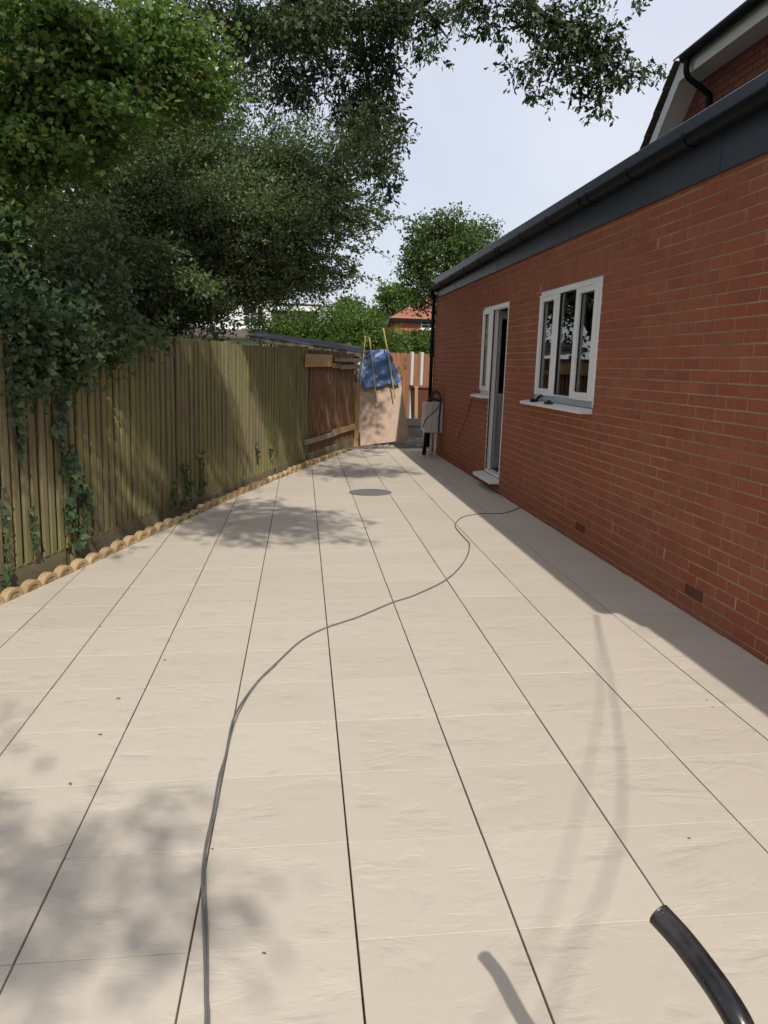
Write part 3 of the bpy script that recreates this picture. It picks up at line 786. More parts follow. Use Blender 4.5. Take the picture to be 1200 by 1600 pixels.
s0 = 2.85; k = 0
while s0 + UL < cum[-1]:
    a = along(s0); b = along(s0 + UL); ang = math.atan2(b[1] - a[1], b[0] - a[0])
    o = link('edging_unit', edge_mesh); o.location = (a[0], a[1], gz(a[0]) + rng.normal(-.004, .007))
    o.rotation_euler = (rng.normal(0, .06), -math.asin((gz(b[0]) - gz(a[0])) / UL) + rng.normal(0, .006), ang + rng.normal(0, .012)); o.scale = (.995, -1, 1)
    tag(o, 'buff scalloped edging block in the row between fence and paving', 'edging', 'scalloped edging blocks along the fence')
    if k == 0: o['label'] = 'nearest buff scalloped edging block at the left edge of the picture'
    LAST = o; s0 += UL + .004; k += 1
LAST['label'] = 'farthest buff scalloped edging block by the yellow timber post'

# ------------------------------------------------------------------ end of the paving: plywood, tarpaulin, canes, rear fence, bin, block
PB = [at(563, 702, 13.02), at(640, 687, 13.06), at(623, 572, 13.62), at(558, 575, 13.58)]
PB[0][2] = max(PB[0][2], gz(.95) + .01)
nrm = np.cross(PB[1] - PB[0], PB[3] - PB[0]); nrm /= np.linalg.norm(nrm)
m = MB(); m.hexa([p - nrm * .009 for p in PB], [p + nrm * .009 for p in PB]); tag(m.build('plywood_sheet', MAT['ply'], bevel=.001), 'leaning sheet of bare plywood standing at the end of the paving', 'plywood')
fr = nrm if nrm[1] < 0 else -nrm
tp = MB(); nu, nv = 40, 34
top = [at(565, 556, 13.66), at(573, 549, 13.68), at(601, 546, 13.68), at(609, 551, 13.66)]; bot = [at(559, 606, 13.36), at(578, 607, 13.36), at(602, 602, 13.38), at(626, 600, 13.38)]
top = spline(top, 14); bot = spline(bot, 14)
vs = []
for b in range(nv):
    for a in range(nu):
        u = a / (nu - 1); t = b / (nv - 1)
        P0 = top[int(u * (len(top) - 1))]; P1 = bot[int(u * (len(bot) - 1))]
        bulge = math.sin(t * math.pi * .5) ** .7
        side = (1 if u > .5 else -1) * .012 * math.sin(t * 3.1) * abs(u - .5) * 2
        P = P0 + (P1 - P0) * t + np.array([side, 0, 0]) + fr * (.03 + .012 * bulge)
        P = P + fr * (.016 * math.sin(9 * u + 4 * t) + .012 * math.sin(23 * u + 7 * math.sin(3 * t)) + .012 * math.sin(15 * t + 6 * u) + rng.normal(0, .003))
        if b == nv - 1: P = P + np.array([0, 0, .02 * math.sin(19 * u) + .012 * math.sin(47 * u)])
        vs.append(P)
for a in range(nu):   # fold over the top edge and down behind
    vs.append(vs[a] - fr * .12 + np.array([0, 0, .015]))
for a in range(nu): vs.append(vs[a] - fr * .16 - np.array([0, 0, .35]))
fs = [(b * nu + a, b * nu + a + 1, (b + 1) * nu + a + 1, (b + 1) * nu + a) for b in range(nv - 1) for a in range(nu - 1)]
k0 = nv * nu
fs += [(a + 1, a, k0 + a, k0 + a + 1) for a in range(nu - 1)] + [(k0 + a + 1, k0 + a, k0 + nu + a, k0 + nu + a + 1) for a in range(nu - 1)]
tp.add(vs, fs); tag(tp.build('tarpaulin', MAT['tarp'], smooth=True), 'crumpled blue tarpaulin draped over the top of the plywood', 'tarpaulin')
for (x0, y0_, x1, y1_, lab) in ((571, 525, 559, 632, 'thin wooden cane at the left edge of the blue tarpaulin'), (577, 527, 588, 630, 'thin wooden cane across the middle of the blue tarpaulin'),
                               (599, 513, 617, 622, 'longest thin wooden cane across the right of the tarpaulin')):
    A = at(x0, y0_, 13.62); B = at(x1, y1_, 13.20); c = MB(); mid = (A + B) / 2 + np.array([.01, 0, 0]); c.tube(spline([A, mid, B], 5), [.013] * 11, 7)
    tag(c.build('cane', MAT['cane'], smooth=True), lab, 'cane')

RF = empty('rear_fence', (0, 0, 0)); tag(RF, 'orange brown board fence with pale concrete posts beyond the plywood', 'fence')
fa, fb_ = np.array([1.55, 17.2]), np.array([5.2, 18.6]); L = float(np.linalg.norm(fb_ - fa)); tdir = (fb_ - fa) / L; nn = np.array([tdir[1], -tdir[0]])
s_ = 0
while s_ < L - .1:
    p = fa + tdir * s_; m = MB(); w_ = .105; q = p + tdir * w_; th = .016
    m.hexa([(*p, .05), (*q, .05), (*(q + nn * .006), .05), (*(p + nn * th), .05)], [(*p, 1.86 + rng.normal(0, .006)), (*q, 1.86), (*(q + nn * .006), 1.86), (*(p + nn * th), 1.86)]); m.build('fence_board', MAT['fence_new'], RF); s_ += .098
for (px, off) in ((641, .03), (656, .0)):
    d = at(px, 600, 17.5); t = ((d[:2] - CAM[:2])); A_ = np.array([[t[0], -tdir[0]], [t[1], -tdir[1]]]); sol = np.linalg.solve(A_, fa - CAM[:2]); p = fa + tdir * sol[1]
    m = MB(); w_ = .035; a_, b_ = p - tdir * w_, p + tdir * w_
    m.hexa([(*(a_ - nn * .03), -.1), (*(b_ - nn * .03), -.1), (*(b_ + nn * .08), -.1), (*(a_ + nn * .08), -.1)], [(*(a_ - nn * .03), 1.9), (*(b_ - nn * .03), 1.9), (*(b_ + nn * .08), 1.9), (*(a_ + nn * .08), 1.9)]); m.build('concrete_post', MAT['box'], RF, bevel=.006)

BN = empty('brown_bin', (2.62, 15.6, .08)); tag(BN, 'brown plastic garden bin standing in front of the rear fence', 'bin')
m = MB(); m.hexa([(-.30, -.26, 0), (.30, -.26, 0), (.30, .26, 0), (-.30, .26, 0)], [(-.36, -.32, 1.0), (.36, -.32, 1.0), (.36, .32, 1.0), (-.36, .32, 1.0)]); m.build('body', MAT['bin'], BN, bevel=.02)
m = MB(); m.box(-.39, .39, -.35, .35, 1.001, 1.06); m.build('lid', MAT['bin'], BN, bevel=.015)
m = MB(); m.box(-.40, -.37, -.25, .25, .96, .995); m.build('rim_handle', MAT['bin'], BN)
m = MB(); m.plank((-.47, -.36, .0), (-.50, -.33, 1.08), (1, 0, 0), .07, .02); o = m.build('batten', MAT['plank_tan'], loc=(2.80, 15.55, .06)); tag(o, 'pale batten leaning upright against the brown bin', 'batten')
blk = MB(); blk.box(-.10, .10, -.22, .22, 0, .215); blk.box(-.099, .099, -.15, .15, .2155, .235)
o = blk.build('concrete_block', MAT['concrete'], bevel=.008, loc=(2.22, 14.75, .07)); o.rotation_euler = (0, 0, 1.2); tag(o, 'grey concrete block lying on the rubble beside the plywood', 'block')
blk = MB(); blk.box(-.11, .11, -.20, .20, 0, .16); o = blk.build('concrete_block', MAT['concrete'], bevel=.008, loc=(2.2, 14.75, .3075)); o.rotation_euler = (0, .05, 1.35); tag(o, 'pale upper concrete block stacked on the grey block by the plywood', 'block')

# meter box on the wall with its pipes and cables
MX = empty('meter_box', (wall_x(11.2), 11.2, 0), .0129); tag(MX, 'pale grey meter box fixed to the wall by the downpipe', 'meter box')
m = MB(); m.box(-.295, -.003, 0, .40, .47, .965); m.build('cabinet', MAT['box'], MX, bevel=.012)
m = MB(); m.box(-.307, -.2955, .02, .38, .49, .945); m.build('cabinet_door', MAT['box'], MX, bevel=.004)
m = MB(); m.box(-.19, -.185, -.003, -.0005, .475, .96); m.build('seam', MAT['cable'], MX)
m = MB(); m.tube([(-.10, .08, .475), (-.10, .08, .05)], .024, 10); m.build('conduit', MAT['white_pipe'], MX, smooth=True)
m = MB(); m.tube([(-.17, .12, .475), (-.17, .12, .05)], .020, 10); m.build('conduit', MAT['box'], MX, smooth=True)
m = MB(); m.tube([(-.24, .2, .475), (-.245, .22, .28), (-.27, .2, .07)], .035, 8); m.build('cable_duct', MAT['black'], MX, smooth=True)
cc = MB()
loop = [(-.07, .05 - .06, .48), (-.075, -.025, .7), (-.06, -.02, .95), (-.07, .0, 1.09), (-.13, .03, 1.14), (-.19, .06, 1.08), (-.2, .08, .99)]
cc.tube(spline(loop, 6), .014, 7); cc.tube(spline([(-.05, .02, 1.0), (-.08, .03, 1.12), (-.14, .06, 1.17), (-.2, .09, 1.1), (-.22, .1, .985)], 6), .013, 7)
cc.tube(spline([(-.08, -.02, .93), (-.15, -.022, .83), (-.24, -.02, .75), (-.31, .0, .66), (-.322, .06, .55)], 6), .008, 6)
cc.tube(spline([(-.26, .1, 1.0), (-.16, .08, 1.03), (-.06, .05, 1.0)], 5), .022, 7)
o = cc.build('cable_coil', MAT['darkcable'], smooth=True); o.location = MX.location; o.rotation_euler = MX.rotation_euler; tag(o, 'black cable looped over the top of the meter box', 'cable')
wr = MB(); wr.tube(spline([(wall_x(9.0) - .012, 9.05, 1.17), (wall_x(9.3) - .02, 9.3, .9), (wall_x(9.7) - .014, 9.75, .62), (wall_x(9.9) - .012, 9.95, .44)], 6), .004, 5)
tag(wr.build('loose_wire', MAT['darkcable'], smooth=True), 'thin loose wire hanging on the brick below the side light', 'wire')

# things on the window sill
TZ = WIN[2] - .018
ex = lambda y, n: (2.34 - .0129 * y - n, y)
m = MB(); m.tube([(0, 0, .0), (0, 0, .028)], .042, 16); m.plank((.02, -.02, .03), (.05, -.09, .075), (0, 0, 1), .02, .02)
o = m.build('tape_roll', MAT['black'], smooth=False, bevel=.004); x_, y_ = ex(6.03, .066); o.location = (x_, y_, TZ + .005); tag(o, 'small black tape tool lying on the window sill', 'tool')
m = MB(); m.box(-.02, .02, -.045, .045, 0, .022); m.box(-.012, .012, -.02, .02, .0225, .04); o = m.build('hinge_block', MAT['bark'], bevel=.004); x_, y_ = ex(5.55, .07); o.location = (x_, y_, TZ + .004); o.rotation_euler = (0, 0, .5); tag(o, 'small brown block on the middle of the window sill', 'block')

# ------------------------------------------------------------------ on the paving: manhole, cable, tube, leaves
MH = empty('manhole_cover', (.685, 7.62, gz(.685))); tag(MH, 'round dark metal manhole cover set in the paving', 'manhole cover'); MH.rotation_euler = (0, -math.atan(SLOPE), 0)
ring = lambda r, n=40: [(r * math.cos(2 * math.pi * i / n), r * math.sin(2 * math.pi * i / n)) for i in range(n)]
m = MB(); m.prism(ring(.262), -.02, .005); m.build('rim', MAT['iron'], MH)
m = MB(); m.prism(ring(.235), .0, .009); m.build('lid', MAT['iron'], MH)
m = MB()
for i in range(-6, 7):
    for j in range(-6, 7):
        if math.hypot(i, j) * .034 < .21: m.box(i * .034 - .012, i * .034 + .012, j * .034 - .004, j * .034 + .004, .0085, .0125)
m.build('tread', MAT['iron'], MH)

cab = [(2.27, 6.5), (2.17, 6.36), (1.96, 6.13), (1.74, 6.14), (1.52, 5.98), (1.39, 5.72), (1.33, 5.45), (1.32, 4.94), (1.31, 4.72), (1.17, 4.2), (.92, 3.64), (.63, 3.25), (.44, 3.08), (.2, 2.8), (-.01, 2.61),
       (-.16, 2.39), (-.29, 2.05), (-.38, 1.8), (-.45, 1.45), (-.46, 1.09), (-.465, .92), (-.465, .68), (-.465, .45), (-.45, .26), (-.42, .04), (-.39, -.16), (-.38, -.3), (-.36, -.8)]
m = MB(); m.tube(spline([(x + .002 * math.sin(9 * i), y, gz(x) + .006) for i, (x, y) in enumerate(cab)], 6), .0046, 7)
pc = m.build('power_cable', MAT['cable'], smooth=True); tag(pc, 'long grey cable winding across the cream paving from the wall', 'cable')
m = MB(); m.tube(spline([(x + .007 + .004 * math.sin(2.2 * i), y, gz(x) + .0055) for i, (x, y) in enumerate(cab) if 15 < i], 6), .0034, 6)
m.build('second_core', MAT['cable'], pc, smooth=True)

tube_pts = spline([(.438, -.79, .669), (.457, -.835, .657), (.467, -.89, .650), (.475, -.94, .641), (.484, -.975, .622), (.500, -1.005, .575), (.525, -1.04, .46), (.56, -1.085, .28), (.60, -1.13, .035)], 8)
m = MB(); n0 = len(tube_pts); sd = 20; m.tube(tube_pts, .0205, sd, caps=False)
d0 = (tube_pts[1] - tube_pts[0]); d0 /= np.linalg.norm(d0)
inner_pts = [tube_pts[0], tube_pts[0] + d0 * .06]; m.tube(inner_pts, [.0168, .0168], sd, caps=False)
oi = n0 * sd; m.f += [(kk, (kk + 1) % sd, oi + (kk + 1) % sd, oi + kk) for kk in range(sd)] + [tuple(oi + sd + kk for kk in range(sd))]
tag(m.build('bent_tube', MAT['black_rubber'], smooth=True), 'bent black tube with open end rising at the near right corner', 'tube')

lf = MB(); lf.add([(0, 0, .002), (.018, .012, .008), (.045, .0, .004), (.018, -.012, .009)], [(0, 1, 2, 3)]); lf.f.append((3, 2, 1, 0)); lm = lf.mesh('fallen_leaf'); lm.materials.append(M_simple('dry_leaf', (.16, .09, .035), .8, .5, 30))
lf_or = M_simple('orange_leaf', (.42, .21, .03), .8, .2, 20)
G_ = lambda px, py: (lambda d, n: CAM + d * (-(CAM @ n) / (d @ n)))(_F + _R * (px - 600) / FPX + _U * (800 - py) / FPX, np.array([-SLOPE, 0, 1.]))
for i, (px, py) in enumerate([(278, 957), (181, 960), (157, 979), (290, 827), (133, 892), (212, 860), (153, 1148), (111, 1228), (1008, 976), (1048, 992), (416, 1492), (1080, 1312), (1103, 1094), (1112, 1104), (335, 1328), (260, 1031)]):
    P = G_(px, py); o = link('fallen_leaf', lm); o.location = (P[0], P[1], P[2] + .001); o.rotation_euler = (0, 0, rng.uniform(0, 6.28)); s_ = rng.uniform(.25, .55); o.scale = (s_, s_, s_)
    tag(o, 'tiny dry brown leaf lying on the cream paving', 'leaf', 'dry leaves scattered on the paving')
o = link('fallen_leaf', lm.copy()); o.data.materials[0] = lf_or; P = G_(181, 1093); o.location = (P[0], P[1], P[2] + .001); o.scale = (.55, .75, 1); tag(o, 'tiny orange fallen leaf alone on the paving at left', 'leaf')

# overhead cables from the corner of the gutter, behind the camera
for k, pts in enumerate(([(2.17, -.40, 3.0), (1.79, -1.96, 3.2), (1.54, -3.09, 3.5), (1.345, -3.86, 3.8), (1.10, -4.6, 4.1), (.2, -7.5, 5.2), (-1, -12, 6.5)],
                         [(2.17, -.41, 3.02), (1.79, -1.85, 3.25), (1.40, -3.3, 3.68), (1.16, -4.2, 4.0), (.97, -4.85, 4.3), (-.4, -8, 5.3), (-2.5, -12, 6.5)])):
    m = MB(); m.tube(spline(pts, 6), .0048 - .0016 * k, 6)
    tag(m.build('overhead_cable', MAT['darkcable'], smooth=True), ['thicker black overhead cable strung from the gutter corner', 'thinner black overhead cable strung from the gutter corner'][k], 'cable')

# ------------------------------------------------------------------ foliage
SHAPES = {
    'diamond': [(0, 0, 0), (.45, .30, .07), (1, 0, -.05), (.45, -.30, .07)],
    'oak': [(0, .03, 0), (.22, .12, .03), (.38, .10, .02), (.58, .27, .06), (.74, .17, .03), (1, .10, -.06), (1, -.10, -.06), (.74, -.17, .03), (.58, -.27, .06), (.38, -.10, .02), (.22, -.12, .03), (0, -.03, 0)],
    'maple': [(0, 0, 0), (.05, .30, .02), (.30, .28, .03), (.42, .52, .05), (.58, .26, .03), (1, 0, -.05), (.58, -.26, .03), (.42, -.52, .05), (.30, -.28, .03), (.05, -.30, .02)],
    'ivy': [(.06, 0, 0), (-.08, .28, .03), (.22, .50, .06), (.45, .30, .02), (1, 0, -.06), (.45, -.30, .02), (.22, -.50, .06), (-.08, -.28, .03)],
}


def unit(a): return a / (np.linalg.norm(a, axis=-1, keepdims=True) + 1e-9)


def leaf_object(name, P, T, S, shape, mat, parent, up=.9, kind=None):
    n = len(P); sh = np.array(SHAPES[shape]); k = len(sh)
    T = unit(T); r = rng.normal(size=(n, 3)) * .75; r[:, 2] += up
    N = unit(r - T * np.sum(r * T, 1, keepdims=True)); B = np.cross(N, T)
    V = P[:, None, :] + S[:, None, None] * (sh[None, :, 0:1] * T[:, None, :] + sh[None, :, 1:2] * B[:, None, :] + sh[None, :, 2:3] * N[:, None, :])
    m = bpy.data.meshes.new(name); m.vertices.add(n * k); m.vertices.foreach_set('co', V.reshape(-1).astype(np.float32))
    m.loops.add(n * k); m.loops.foreach_set('vertex_index', np.arange(n * k, dtype=np.int32))
    m.polygons.add(n); m.polygons.foreach_set('loop_start', np.arange(0, n * k, k, dtype=np.int32)); m.polygons.foreach_set('loop_total', np.full(n, k, dtype=np.int32))
    m.update(); m.validate(); m.materials.append(mat)
    o = link(name, m, parent)
    if kind: o['kind'] = kind
    return o


def clump(blobs, k, f):
    out = []
    for c, r, n in blobs:
        c = np.array(c); r = np.array(r); d = unit(rng.normal(size=(k, 3))); rad = rng.uniform(.25, 1, (k, 1)) ** .6
        for q in c + d * rad * r * (1 - f * .6): out.append((q, r * f * rng.uniform(.7, 1.3), max(2, int(n / k * rng.uniform(.6, 1.4)))))
    return out


def sprays(blobs, spray_len, per, leaf, droop=.25, spread=.35, shell=.45, flat=1.0):
    """blobs: (centre, radii, number of sprays). Leaves strung along short twigs spread through each blob."""
    Ps, Ts, Ss, twigs = [], [], [], []
    for c, r, ns in blobs:
        c = np.array(c); r = np.array(r)
        d = unit(rng.normal(size=(ns, 3))); rad = rng.uniform(0, 1, (ns, 1)) ** shell
        lump = 1 + .22 * np.sin(d[:, :1] * 5 + c[0]) * np.sin(d[:, 1:2] * 4 + c[1]) + .15 * np.sin(d[:, 2:3] * 7 + c[2])
        q = c + d * rad * r * lump
        out = unit((d * r / r.max() + rng.normal(size=(ns, 3)) * .55) * np.array([1, 1, flat]) + np.array([0, 0, -droop]))
        L = spray_len * rng.uniform(.6, 1.4, (ns, 1))
        twigs.append((q, q + out * L))
        t = rng.uniform(0, 1, (ns, per, 1)); off = rng.normal(size=(ns, per, 3)) * (spread * L[:, None, :] * (1.1 - .6 * t)) * np.array([1, 1, flat])
        P = q[:, None, :] + out[:, None, :] * (t * L[:, None, :]) + off + np.array([0, 0, -1]) * (droop * t ** 2 * L[:, None, :] * .4)
        T = out[:, None, :] * .7 + rng.normal(size=(ns, per, 3)) * .7 + np.array([0, 0, -droop])
        Ps.append(P.reshape(-1, 3)); Ts.append(T.reshape(-1, 3)); Ss.append(leaf * rng.uniform(.55, 1.25, ns * per))
    return np.concatenate(Ps), np.concatenate(Ts), np.concatenate(Ss), twigs


def twig_mesh(name, twigs, mat, parent, r=.004, frac=.5):
    A = np.concatenate([a for a, b in twigs]); B = np.concatenate([b for a, b in twigs]); k = rng.random(len(A)) < frac; A = A[k]; B = B[k]
    m = MB()
    for a, b in zip(A, B):
        d = unit(b - a); s1 = unit(np.cross(d, [.3, .2, .9])); s2 = np.cross(d, s1); o = len(m.v)
        for t, p in ((1, a), (.4, b)):
            for an in (0, 2.094, 4.189): m.v.append(tuple(p + (math.cos(an) * s1 + math.sin(an) * s2) * r * t))
        m.f += [(o, o + 1, o + 4, o + 3), (o + 1, o + 2, o + 5, o + 4), (o + 2, o, o + 3, o + 5)]
    return tag(m.build(name, mat, parent), kind='stuff')


def limbs(root, trunk, r0, blobs, mat, per_blob=5, rl=.05, name='trunk'):
    """tapered trunk, one bent limb to each blob and branches inside it"""
    m = MB(); tp_ = spline(trunk, 6); n = len(tp_); m.tube(tp_, [r0 * (1 - .6 * i / n) for i in range(n)], 9)
    tr = m.build(name, mat, root, smooth=True); m = MB()
    for c, r, ns in blobs:
        c = np.array(c); r = np.array(r); k = int(rng.integers(n // 3, n)); a = tp_[k]
        mid = (a + c) / 2 + rng.normal(size=3) * .15 + np.array([0, 0, .15 * np.linalg.norm(c - a) * .4])
        path = spline([a, mid, c], 6); ln = len(path); m.tube(path, [rl * (1 - .6 * i / ln) for i in range(ln)], 6)
        for _ in range(per_blob):
            e = c + unit(rng.normal(size=3)) * r * .85; b = path[int(rng.integers(ln // 2, ln))]
            mm = (b + e) / 2 + rng.normal(size=3) * .12; pp = spline([b, mm, e], 4); m.tube(pp, [rl * .35 * (1 - .8 * i / len(pp)) + .002 for i in range(len(pp))], 5)
    m.build('limbs', mat, root, smooth=True)
    return tr


def B_(px, py, Y, rx, ry, d, n):       # blob from a place in view and a depth
    k = (Y - CAM[1]) / FPX; return (at(px, py, Y), (rx * k, d, ry * k), n)


# --- hawthorn behind the fence, small dark leaves, long shoots over the fence
HW = empty('hawthorn_tree', (-2.24, 8.6, -.1)); HW.location = (0, 0, 0)
tag(HW, 'dense dark small leaved thorn tree leaning over the fence', 'tree')
hb = [B_(320, 330, 8.9, 150, 120, 1.1, 900), B_(190, 400, 8.4, 120, 100, 1.0, 620), B_(420, 385, 9.2, 95, 85, .9, 560), B_(255, 472, 8.7, 115, 42, .7, 480), B_(440, 270, 9.6, 95, 90, 1.0, 480),
      B_(240, 240, 9.4, 120, 90, 1.0, 520), B_(120, 300, 9.0, 110, 110, 1.0, 520), B_(385, 448, 9.4, 50, 22, .6, 180), B_(510, 330, 9.4, 55, 60, .7, 150), B_(330, 180, 10, 120, 80, 1.0, 360),
      B_(480, 420, 9.6, 40, 35, .5, 90), B_(150, 490, 8.9, 110, 40, .6, 420), B_(530, 250, 9.8, 45, 60, .6, 90)]
limbs(HW, [(-2.35, 8.9, -.15), (-2.25, 8.75, 1.2), (-2.15, 8.6, 2.1), (-1.9, 8.8, 3.0)], .09, hb, MAT['bark'], 6, .03)
hb = [(c, r, int(n_ * 1.75)) for c, r, n_ in hb]
P, T, S, tw = sprays(clump(hb, 15, .36), .40, 24, .049, .08, .22, .6, .45)
# shoots that reach out to the right of the crown
sp_P, sp_T, sp_S = [], [], []; sm = MB()
for (x0, y0_, x1, y1_, Y) in [(480, 330, 600, 300, 9.2), (500, 300, 640, 215, 9.4), (480, 360, 585, 352, 9.0), (470, 390, 575, 445, 8.8), (450, 420, 540, 432, 9.0), (500, 350, 598, 366, 9.2), (520, 280, 632, 268, 9.5),
                             (440, 440, 510, 462, 9.2), (500, 260, 625, 180, 9.6), (490, 380, 560, 395, 8.9), (460, 350, 610, 405, 8.8), (520, 240, 610, 235, 9.5), (470, 410, 555, 415, 9.1), (480, 370, 572, 330, 9.2),
                             (450, 400, 535, 452, 9.0), (430, 450, 490, 470, 9.3), (510, 300, 605, 330, 9.3), (500, 340, 620, 345, 9.1), (520, 300, 590, 262, 9.4), (200, 440, 120, 470, 7.2), (250, 420, 330, 455, 7.4), (300, 400, 210, 380, 7.3), (380, 440, 300, 470, 7.6)]:
    A = at(x0, y0_, Y); Bp = at(x1, y1_, Y - rng.uniform(.1, .7)); mid = (A + Bp) / 2 + np.array([0, 0, rng.uniform(.02, .14)])
    path = spline([A, mid, Bp], 7); sm.tube(path, [.008 * (1 - .8 * i / len(path)) + .0018 for i in range(len(path))], 4)
    for sub in range(7):
        i0 = int(rng.integers(3, len(path) - 1)); b0 = path[i0]; dirn = unit((Bp - A) + rng.normal(size=3) * .6 * np.linalg.norm(Bp - A)); ln = rng.uniform(.12, .34)
        sm.tube([b0, b0 + dirn * ln * .5 + np.array([0, 0, .02]), b0 + dirn * ln], [.004, .003, .0015], 3)
        k = int(34 * ln / .25); tt = rng.uniform(0, 1, (k, 1)); sp_P.append(b0 + dirn * ln * tt + rng.normal(size=(k, 3)) * .03); sp_T.append(dirn * .5 + rng.normal(size=(k, 3)) * .7)
    k = 70; tt = rng.uniform(.1, 1, k); idx = (tt * (len(path) - 1)).astype(int); sp_P.append(np.array([path[i] for i in idx]) + rng.normal(size=(k, 3)) * .035); sp_T.append((Bp - A) * .3 + rng.normal(size=(k, 3)) * .6)
tag(sm.build('shoots', MAT['twig'], HW), kind='stuff')
spP = np.concatenate(sp_P); spT = np.concatenate(sp_T)
P = np.concatenate([P, spP]); T = np.concatenate([T, spT]); S = np.concatenate([S, .058 * rng.uniform(.6, 1.2, len(spP))])
leaf_object('crown', P, T, S, 'diamond', MAT['L_haw'], HW, 1.2); twig_mesh('twigs', tw, MAT['twig'], HW, .004, .5)
st_ = MB(); st_.tube(spline([(-2.12, 8.0, -.1), (-2.15, 8.05, 1.0), (-2.19, 8.1, 1.9), (-2.27, 8.15, 2.5)], 5), .03, 7); st_.tube(spline([(-2.19, 8.1, 1.7), (-2.05, 8.1, 2.1), (-1.95, 8.2, 2.5)], 5), .016, 6); st_.build('stem', MAT['shoot'], HW, smooth=True)

# --- oak: trunk out of frame on the left, limbs over the paving
OK = empty('oak_tree', (0, 0, 0)); tag(OK, 'large oak with dark lobed leaves on limbs hanging over the paving', 'tree')
ob = [B_(560, 150, 11, 55, 110, .7, 150), B_(592, 235, 11, 34, 60, .5, 60), B_(520, 50, 11.2, 100, 70, .9, 190), B_(430, 110, 11.6, 90, 90, .9, 150), B_(610, 60, 10.8, 40, 60, .6, 80), B_(300, 50, 12, 170, 90, 1.0, 260),
      B_(110, 100, 12, 150, 120, 1.1, 240), B_(240, 190, 12.5, 160, 90, 1.0, 150), B_(400, 30, 9.5, 120, 30, .8, 120),
      # out of frame: the canopy overhead that shades fence and paving
      ((.1, 3.1, 6.5), (1.0, 1.3, .5), 380), ((-1.6, 2.6, 6.2), (1.3, 1.6, .8), 260), ((.1, -.7, 6.2), (1.7, 1.25, .6), 270), ((-.75, 1.0, 6.1), (.9, 1.3, .6), 440), ((.5, 4.6, 6.3), (.8, .9, .4), 170), ((1.5, 7.0, 6.9), (1.3, .9, .45), 190), ((1.5, 2.7, 6.5), (1.0, .9, .5), 120), ((-1.9, -.6, 6.0), (1.2, 1.2, .8), 220), ((1.2, 4.6, 7.4), (1.3, 1.4, .7), 180),
      ((-2.6, 1.2, 5.0), (1.0, 2.0, .9), 260), ((-.8, -5.4, 6.0), (.8, .5, .5), 70), ((-1.3, -6.2, 6.2), (.8, .7, .5), 90), ((.1, -6.3, 6.2), (.5, .35, .4), 34), ((-1.9, -4.9, 5.8), (.5, .5, .5), 40)]
m = MB(); tk = spline([(-4.6, 1.0, -.2), (-4.5, 1.1, 1.5), (-4.2, 1.4, 3.4), (-3.8, 2.0, 5.2)], 6); m.tube(tk, [.42 * (1 - .45 * i / len(tk)) for i in range(len(tk))], 12); m.build('trunk', MAT['bark'], OK, smooth=True)
m = MB()
for pth, r0 in (([(-3.8, 2.0, 5.2), (-2.2, 5.5, 6.6), at(480, 10, 10.8), at(560, 30, 10.6), at(650, 8, 10.2), at(700, -30, 9.8)], .17), ([(-3.8, 2.0, 5.2), (-1.4, 4.5, 7.4), (1.2, 6.6, 7.0), at(820, -10, 9.0), at(900, 50, 8.8), at(950, 105, 8.8)], .10),
                ([at(560, 30, 10.6), at(575, 130, 10.9), at(590, 250, 11)], .05), ([(-3.8, 2.0, 5.2), (-2.4, .4, 6.0), (-.8, -.6, 6.1), (.4, 1.5, 6.6)], .12), ([(-3.8, 2.0, 5.2), (-2.6, -2.5, 6.0), (-1.2, -5.5, 6.1), (.1, -6.3, 6.2)], .11),
                ([at(650, 8, 10.2), at(680, 35, 10), at(700, 60, 9.9)], .035), ([at(840, 10, 9.0), at(836, 60, 8.8), at(830, 125, 8.7)], .012), ([at(940, 90, 8.8), at(985, 112, 8.9), at(1025, 102, 8.9)], .012), ([at(900, 50, 8.8), at(935, 110, 8.8), at(940, 165, 8.8)], .014),
                ([(-3.8, 2.0, 5.2), (-4.2, 6, 6.4), at(250, 120, 12), at(420, 90, 11.8)], .12)):
    pp = spline(pth, 7); m.tube(pp, [r0 * (1 - .75 * i / len(pp)) for i in range(len(pp))], 7)
for c, r, ns in ob:
    c = np.array(c); r = np.array(r)
    for _ in range(max(3, ns // 22)):
        a = c + rng.normal(size=3) * r * .2; e = c + unit(rng.normal(size=3)) * r * .9; mm = (a + e) / 2 + rng.normal(size=3) * .1; m.tube(spline([a, mm, e], 3), [.014, .012, .01, .008, .006, .004, .003], 4)
m.build('limbs', MAT['bark'], OK, smooth=True)
oc = [(655, 35, 25, 28, 16), (640, 15, 30, 14, 14), (672, 78, 24, 12, 9), (692, 22, 28, 14, 12), (735, 12, 36, 16, 18), (762, 36, 24, 14, 12), (792, 48, 8, 16, 4), (850, 18, 40, 22, 30), (885, 55, 34, 26, 32), (920, 40, 30, 34, 34), (848, 76, 16, 22, 10), (900, 96, 42, 20, 26),
      (950, 92, 24, 24, 20), (820, 108, 12, 10, 5), (838, 128, 14, 8, 6), (858, 148, 8, 8, 3), (805, 100, 8, 8, 3), (905, 126, 24, 12, 9), (934, 134, 20, 14, 9), (940, 158, 9, 14, 5), (975, 112, 18, 9, 7), (1003, 112, 20, 7, 6), (1028, 103, 9, 6, 3), (990, 4, 12, 6, 3), (780, 5, 40, 8, 10), (955, 60, 14, 18, 8), (565, 22, 40, 22, 34), (612, 24, 32, 20, 28), (505, 30, 40, 26, 26), (565, 200, 30, 40, 20), (600, 290, 16, 24, 10), (620, 200, 16, 30, 10)]
